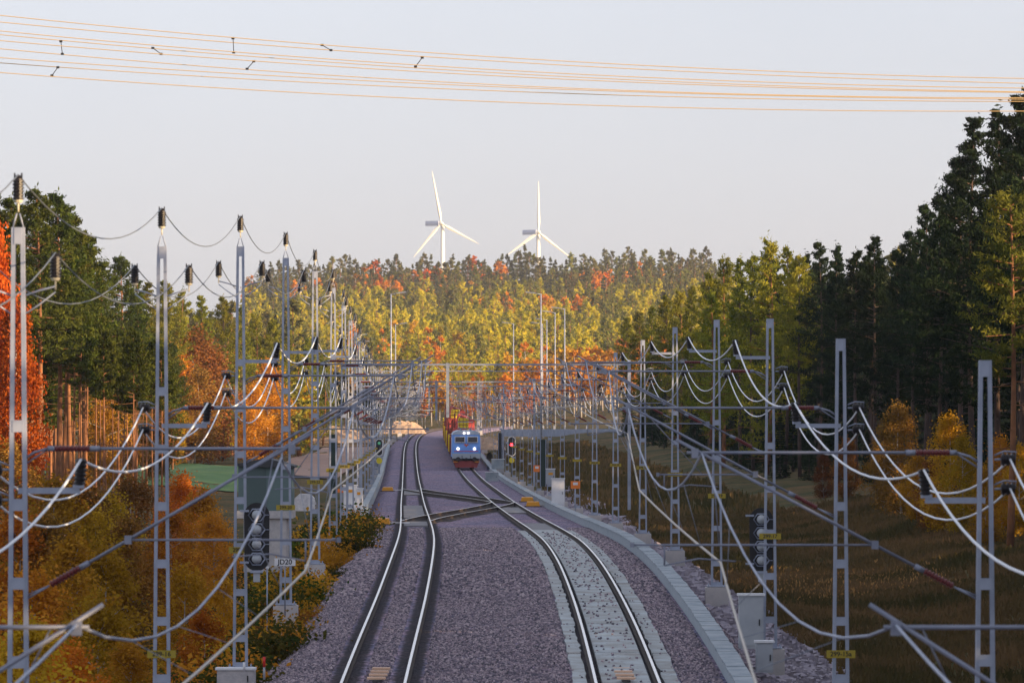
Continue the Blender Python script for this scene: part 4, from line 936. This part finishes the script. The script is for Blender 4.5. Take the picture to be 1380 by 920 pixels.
# near saplings left
sap = [(25,690,165),(70,650,190),(110,640,205),(150,665,215),(95,730,150),(40,770,135),(140,735,160),(170,700,190),(245,640,250),(270,660,235),(225,690,215),(290,690,225),(180,640,240),(60,850,118),(130,810,125),(250,760,155),(300,780,150),(15,600,250),(270,820,135),(20,840,110),(100,870,112),(170,860,122),(55,700,165),(130,690,190)]
for i, (px, py, d) in enumerate(sap):
    t = at(px, py, d); g = ground_z(t.x, d); h = max(2.0, t.z-g); c = ['orange','yellow','rust','orange','yellow'][i % 5]
    place2('birch_sapling', BIR[c if c != 'orange' else ('yellow' if i % 2 else 'orange'), i % 3], t.x, d, h, '%s leafy birch sapling, %s on the slope left of the masts' % ({'orange':'orange','yellow':'golden','rust':'rusty'}[c], ORD[i]), 'sapling', 'birch saplings left of the masts', sx=1.25, rnd=R)
# low shrubs along the left embankment
def shrub(seed, lf):
    r = np.random.default_rng(seed); C = r.normal(size=(1500,3))*np.array([.5,.5,.38])+np.array([0,0,.5]); C = C[C[:,2] > -.1]; st = MB()
    for k in range(7): a = r.uniform(0,6.28); st.tube([(0,0,-.1),(.5*math.cos(a),.5*math.sin(a),r.uniform(.6,1.1))], [.02,.006], 4, caps=False)
    return (st.mesh('stem', bark_dark), MB().quads(leafquads(r, C, .075, .3, .6)).mesh('foliage', lf), 1.0)
SHR = [shrub(60, lf_shrub), shrub(61, lf_green), shrub(62, lf_yellow), shrub(63, lf_rust)]
n = 0
for i in range(120):
    d = R.choice([R.uniform(126, 175), R.uniform(170, 262), R.uniform(200, 262)]); u = R.uniform(-6.0, -2.35) if d > 190 else R.uniform(-7, -2.7)
    if abs(u+3.35) < .45 and min(abs(d-q) for q in dL) < 2: continue
    x = float(L(d))+u; s = R.uniform(.6,1.15)*(1 if u < -3 else .7)*(1.2 if d > 215 else 1); k = R.choice([0,0,1,2,3,2]); sm, fm, _ = SHR[k]
    e = empty('shrub', (x, d, bal_z(x,d,u)-.05 if u > -4.2 else ground_z(x, d)+.0), '%s low shrub on the embankment left of the tracks' % ['dark green','green','golden','rusty'][k], 'shrub', '%s shrubs on the left embankment' % ['dark green','green','golden','rusty'][k], R.uniform(0,6.28))
    e.scale = (s*1.2, s*1.2, s); inst('stem', sm, e); inst('foliage', fm, e); n += 1
# grass
def grass(name, n, region, hgt, m, lb, seed):
    r = np.random.default_rng(seed); C = []
    while len(C) < n:
        d = r.uniform(*region[2]); u = r.uniform(region[0], region[1]); x = float(L(d))+u
        if abs(x/d*F) > 800 and d > 60: continue
        if name == 'sunlit_grass':
            a_ = (u-18.5)/5.5; b_ = (d-229)/17; q_ = a_*a_+b_*b_+.5*math.sin(x*1.7)*math.sin(d*.9)
            if q_ > r.uniform(.2, 1.1): continue
        C.append((x, d, ground_z(x, d)))
    C = np.array(C); h = r.uniform(.5,1.2,(n,1))*hgt; a = r.uniform(0,6.28,(n,1)); w = .035+.0002*C[:,1:2]
    dx = np.concatenate([np.cos(a)*w, np.sin(a)*w*.3, np.zeros((n,1))],1); tp = C+np.concatenate([r.normal(size=(n,2))*.12, h],1)
    q = np.stack([C-dx, C+dx, tp+dx*.3, tp-dx*.3],1).reshape(-1,3)
    tag(MB().quads(q).obj(name, m), lb, 'grass', kind='stuff')
g1 = leafmat('dry_grass', (.085,.08,.03), (.22,.15,.065), .3, scale=.12); g2 = leafmat('slope_grass', (.05,.06,.02), (.13,.1,.035), .3, scale=.15)
grass('dry_grass', 60000, (13.0, 34, (110, 330)), .38, g1, 'dry brown and green grass right of the rubble slope', 5)
grass('sunlit_grass', 3200, (13.2, 24, (210, 248)), .3, leafmat('sunlit_grass_blades', (.24,.13,.05), (.42,.24,.09), .35, scale=.3), 'patch of grass on the right verge tinted gold as if sunlit', 15)  # strip of low sun on the verge, put into the grass colour
grass('meadow_grass', 26000, (-26, -4.8, (100, 300)), .5, g2, 'rough green grass left of the masts', 6)
grass('meadow_grass', 16000, (11.5, 24, (330, 720)), .6, g1, 'dry grass far along the right side', 7)
# rubble
def rubble(n, u0, u1, dd, name, lb, m, s0, s1, seed):
    r = np.random.default_rng(seed); mb = MB(); base = [(-1,-1,-1),(1,-1,-1),(1,1,-1),(-1,1,-1),(-1,-1,1),(1,-1,1),(1,1,1),(-1,1,1)]
    Q = []
    fs = [(0,3,2,1),(4,5,6,7),(0,1,5,4),(1,2,6,5),(2,3,7,6),(3,0,4,7)]
    for i in range(n):
        d = r.uniform(*dd); u = r.uniform(u0, u1); x = float(L(d))+u; z = max(ground_z(x, d), bal_z(x, d, u) if u < 11.2 else -99)
        s = r.uniform(s0, s1)*r.uniform(.5,1,3)*(1+d*.002); B = np.array(base, float)*s*r.uniform(.65,1.1,(8,3)); q = Matrix(((1,0,0),(0,1,0),(0,0,1))); a = r.uniform(0,6.28); c, s_ = math.cos(a), math.sin(a)
        t = r.uniform(-.5,.5); B = B@np.array([[c,s_,0],[-s_,c,0],[0,0,1]])@np.array([[1,0,0],[0,math.cos(t),math.sin(t)],[0,-math.sin(t),math.cos(t)]]); B += np.array([x, d, z+s0*.4])
        Q.append(B[np.array(fs)].reshape(-1,3))
    tag(mb.quads(np.concatenate(Q)).obj(name, m), lb, 'stones', kind='stuff')
rub = M('rubble_stone', (.2,.18,.23), .9, var=(.36,.32,.36), scale=3)
rubble(5200, 9.6, 13.6, (118, 215), 'rubble', 'loose grey stones on the slope right of the masts', rub, .06, .15, 8)
rubble(1500, 9.6, 13.2, (215, 420), 'rubble', 'loose stones on the slope far along the right', rub, .1, .22, 9)
def gravel(n, u0, u1, dd, s0, seed, skip, up=0.):
    r = np.random.default_rng(seed); base = np.array([(-1,-1,-1),(1,-1,-1),(1,1,-1),(-1,1,-1),(-1,-1,1),(1,-1,1),(1,1,1),(-1,1,1)], float)
    fs = np.array([(4,5,6,7),(0,1,5,4),(1,2,6,5),(2,3,7,6),(3,0,4,7)])
    d = r.uniform(dd[0], dd[1], n); u = r.uniform(u0, u1, n); keep = np.ones(n, bool)
    for a, b in skip: keep &= ~((u > a) & (u < b))
    d = d[keep]; u = u[keep]; n = len(d); x = np.array([float(L(q)) for q in d])+u; z = np.array([bal_z(0, q, w) for q, w in zip(d, u)])
    B = base[None]*(s0*r.uniform(.5,1.1,(n,1,3)))*(r.uniform(.55,1.15,(n,8,3))); a = r.uniform(0,6.28,n); t = r.uniform(-.7,.7,n)
    R1 = np.zeros((n,3,3)); R1[:,0,0]=np.cos(a); R1[:,0,1]=np.sin(a); R1[:,1,0]=-np.sin(a); R1[:,1,1]=np.cos(a); R1[:,2,2]=1
    R2 = np.zeros((n,3,3)); R2[:,0,0]=1; R2[:,1,1]=np.cos(t); R2[:,1,2]=np.sin(t); R2[:,2,1]=-np.sin(t); R2[:,2,2]=np.cos(t)
    B = B@R2@R1+np.stack([x,d,z+up+s0*.35],1)[:,None,:]
    mb = MB(); k = r.integers(0, 4, n)
    for q in range(4): mb.quads(B[k==q][:,fs].reshape(-1,3), q)
    tag(mb.obj('ballast_gravel', GRV), 'loose ballast stones covering the track bed', 'stones', kind='stuff')
GRV = [M('gravel_a', (.11,.10,.125), .95), M('gravel_b', (.21,.175,.215), .95), M('gravel_c', (.31,.25,.28), .95), M('gravel_d', (.44,.36,.38), .95)]
SK = [(-1.15,-.3),(.3,1.15),(4.7,7.35),(8.35,8.95)]
gravel(75000, -3.4, 9.6, (114, 160), .034, 31, SK)
gravel(420, 5.5, 6.5, (118, 235), .035, 33, [], .1)
gravel(500, 4.78, 7.28, (118, 235), .03, 34, [(5.0,6.95)], .07)
gravel(60000, -3.4, 9.6, (160, 250), .05, 32, SK)
sandm = M('sunlit_sandstone', (.30,.21,.15), .95, var=(.42,.29,.2), scale=1.5, bump=.6)
for px, py, d, w, h, lb in ((543, 580, 880, 8, 2.2, 'pale heap of stones left of the far track bend'), (452, 592, 800, 11, 2.6, 'pale pinkish heap of stones behind the left masts'), (655, 600, 640, 5, 1.6, 'pale sunlit bank of stones right of the train')):
    c = at(px, py, d); r = np.random.default_rng(int(px)); mb = MB(); nx = 14; V = []; Fc = []
    for j in range(nx):
        for i in range(nx):
            a, b = i/(nx-1)*2-1, j/(nx-1)*2-1; k = max(0, 1-a*a)*max(0, 1-b*b); V.append((a*w/2, b*6, h*(k**.7)*r.uniform(.75,1.1)-.5))
    Fc = [(j*nx+i, j*nx+i+1, (j+1)*nx+i+1, (j+1)*nx+i) for j in range(nx-1) for i in range(nx-1)]
    tag(mb.add(V, Fc).obj('stone_heap', sandm, None, c), lb, 'stone heap')

# ------------------------------------------------------------------ far forest
FAR = {}
for i in range(3):
    FAR['spruce', i] = one(spruce(100+i, 20, .1, 2.5, 13, 5, 9, .62), lf_fspruce, bark_dark)
    FAR['pine', i] = one(pine(110+i, 20, .45, 2.6, 26, 14, .55, .25, .6), lf_fpine, bark_pine)
    for nm, lf in (('orange', lf_orange), ('yellow', lf_yellow), ('red', lf_red), ('rust', lf_rust), ('lime', lf_lime), ('olive', lf_olive)):
        if nm in ('lime', 'olive'): FAR[nm, i] = one(pine(120+i, 14, .06, 2.8, 26, 16, .5, .16, .8), lf, bark_pine)
        else: FAR[nm, i] = one(birch(130+i, 17, .3, 2.1, 26, 14, .45, .2), lf, bark_birch)
def far1(kind, sp, x, d, h, lb, grp, sx=1.0):
    me, h0 = FAR[sp, R.randrange(3)]; s = h/h0; o = bpy.data.objects.new(kind, me); COL.objects.link(o); o.location = (x, d, ground_z(x, d)-.3); o.rotation_euler = (0,0,R.uniform(0,6.28)); o.scale = (s*sx,s*sx,s)
    return tag(o, lb, 'tree', grp)
def pxx(px, d): return (px-690)/F*d
KN = {'spruce':'spruce_tree','pine':'pine_tree','orange':'birch_tree','yellow':'birch_tree','red':'birch_tree','rust':'birch_tree','lime':'young_pine','olive':'young_pine'}
CN = {'spruce':'dark spruce','pine':'green pine','orange':'orange birch with pale trunk','yellow':'golden birch','red':'red-orange birch','rust':'rust-brown birch','lime':'bright yellow-green young pine','olive':'olive-green young pine'}
def band(n, px0, px1, d0, d1, mix, hr, where, sx=1.0):
    for i in range(n):
        d = R.uniform(d0, d1); px = px0+(px1-px0)*(i+R.uniform(.1,.9))/n; sp = R.choice(mix); c = CN[sp]
        far1(KN[sp], sp, pxx(px, d), d, R.uniform(*hr), '%s %s' % (c, where), '%ss %s' % (c, where), sx)
# notable far trees
for px, py, d, sp, lb in ((587,358,2250,'red','broad red-orange birch clump tree below the left turbine'),(575,362,2240,'red','red-orange birch left of the broad clump below the left turbine'),(560,365,2245,'orange','orange birch on the ridge left of the left turbine tower'),(505,352,2260,'red','tall red birch on the ridge left of the turbines'),(490,362,2260,'orange','small orange birch left of the tall red birch on the ridge'),(635,380,2150,'yellow','glowing golden tree on the hill between the turbines'),(602,398,2050,'yellow','golden round tree low on the hill under the left turbine'),(707,330,2300,'spruce','tallest pointed spruce on the ridge beside the right turbine'),(672,352,2280,'orange','orange birch on the ridge between the turbines'),(803,362,2250,'orange','orange birch on the ridge right of the turbines'),(818,368,2240,'red','pinkish red birch right of the orange birch on the ridge'),(598,366,2245,'orange','orange birch at the right end of the clump below the left turbine'),(512,372,2240,'red','lower red birch beside the tall red one on the ridge'),(548,368,2250,'red','rust-red birch between the two red clumps on the ridge'),(628,402,2060,'yellow','second golden tree low on the hill between the turbines'),(812,385,2150,'orange','orange birch below the pinkish one on the hill'),(638,345,2300,'red','orange treetop poking over the ridge between the turbines'),(930,352,2250,'pine','pale pine on the ridge at its right end')):
    t = at(px, py, d); far1(KN[sp], sp, t.x, d, t.z-ground_z(t.x, d)+.3, lb, None, 1.5 if sp in ('red','orange','yellow') else 1)
band(115, 350, 960, 2260, 2360, ['spruce','pine','pine','pine','spruce','spruce','pine','olive'], (19,25), 'on the ridge of the far hill', 1.15)
band(60, 380, 950, 2050, 2250, ['spruce','pine','spruce','olive','pine','pine'], (17,23), 'high on the far hillside', 1.2)
band(60, 420, 930, 1750, 2050, ['pine','olive','lime','olive'], (14,19), 'halfway up the far hillside', 1.3)
band(75, 380, 720, 1400, 1650, ['lime','lime','olive','lime'], (12,16), 'on the lower slope behind the lamp posts', 1.3)
band(45, 400, 700, 1180, 1350, ['lime','olive','lime','yellow','lime'], (11,15), 'at the foot of the far hill', 1.2)
band(42, 690, 900, 1160, 1320, ['orange','rust','rust','yellow','orange','yellow'], (12,16), 'in the orange wood beyond the right-hand masts', 1.3)
band(26, 560, 720, 1120, 1180, ['orange','yellow','rust'], (9,13), 'in the row behind the train', 1.0)
band(50, 120, 400, 900, 1300, ['spruce','pine','spruce','pine','olive'], (20,25), 'on the skyline behind the left masts', 1.1)
band(40, 200, 420, 640, 850, ['lime','olive','pine','lime'], (11,15), 'behind the left-hand field', 1.2)
# mass of farther wood as one object
def wood(name, n, sampler, mix, lb, seed, hr=(15,22)):
    r = np.random.default_rng(seed); mb = MB(); mats = []; 
    cache = {}
    for k, (me, h0) in FAR.items():
        nv = len(me.vertices); co = np.empty(nv*3, np.float32); me.vertices.foreach_get('co', co); co = co.reshape(-1,3)
        idx = []; 
        for p in me.polygons:
            v = list(p.vertices)
            if len(v) == 4: idx.append((v, p.material_index))
        I = np.array([v for v, m in idx]); Mi = np.array([m for v, m in idx]); cache[k] = (co, I, Mi, me.materials[0], me.materials[1], h0)
    per = {}
    for i in range(n):
        x, d = sampler(r); mx_ = mix(x, d) if callable(mix) else mix; k = (mx_[r.integers(len(mx_))], int(r.integers(3))); co, I, Mi, m0, m1, h0 = cache[k]; s = r.uniform(*hr)/h0; a = r.uniform(0,6.28); c, s_ = math.cos(a), math.sin(a)
        V = co*s*np.array([1.2,1.2,1]); V = V@np.array([[c,s_,0],[-s_,c,0],[0,0,1]])+np.array([x, d, ground_z(x, d)-.3])
        for mi, m in ((0,m0),(1,m1)): per.setdefault(m.name, (m, []))[1].append(V[I[Mi == mi]].reshape(-1,3))
    for j, (nm, (m, lst)) in enumerate(per.items()): mb.quads(np.concatenate(lst), j); mats.append(m)
    return tag(mb.obj(name, mats), lb, 'forest', kind='stuff')
def s_hill(r):
    d = r.uniform(1350, 2500); px = r.uniform(330, 1000); return pxx(px, d), d
def s_right(r):
    d = r.uniform(-240, 800); e0 = interp(d, [(-300,22),(150,22),(200,27),(225,30),(260,40),(400,37),(800,32)]); return e0+70*r.uniform(0,1)**1.2, d
def s_left(r):
    d = r.uniform(250, 620); return r.uniform(-120, -46)-d*.02, d
def hillmix(x, d):
    q = math.sin(x*.045+d*.011)+math.sin(x*.021-d*.017+1)
    if d < 1750: return ['lime','olive','lime','olive'] if q < 1.65 else ['orange','yellow','lime','olive']
    if d < 2050: return ['olive','lime','pine'] if q < 1.2 else ['olive','orange','yellow','pine']
    return ['spruce','pine','spruce','olive'] if q < 1.05 else ['orange','rust','orange','spruce']
wood('far_forest', 1700, s_hill, hillmix, 'mixed autumn wood covering the far hill', 21, (12,19))
wood('right_forest', 2300, s_right, ['spruce','spruce','pine','spruce'], 'deep dark pine forest right of the line', 22, (16,20))  # runs on out of view, thickened there to shade the tracks
def s_near(r): return interp(0, [(0,22)])+50*r.uniform(0,1)**1.3, r.uniform(-110, 215)
wood('unseen_shade_spruces', 750, lambda r: (lambda x, d: (x+(max(0, d-150)*.09), d))(*s_near(r)), ['spruce'], 'added unseen spruces that shade the line nearest the camera', 27, (15,19))  # out of view, added to stop sun streaks on the ballast
wood('left_forest', 200, s_left, ['pine','spruce','rust'], 'deep wood left of the line', 23, (12,16))
hz = bpy.data.materials.new('thin_air_haze'); hz.use_nodes = True; hn = hz.node_tree; hn.nodes.clear()
ho = hn.nodes.new('ShaderNodeOutputMaterial'); hv = hn.nodes.new('ShaderNodeVolumePrincipled'); hv.inputs['Color'].default_value = (.85,.88,.97,1); hv.inputs['Density'].default_value = .00006; hv.inputs['Anisotropy'].default_value = .2
hn.links.new(hv.outputs[0], ho.inputs['Volume'])
tag(MB().box((0, 2550, 88), (3300, 5700, 196)).obj('haze', hz), 'thin pale haze over the forest', 'haze', kind='stuff')
print('objects', len(bpy.data.objects))
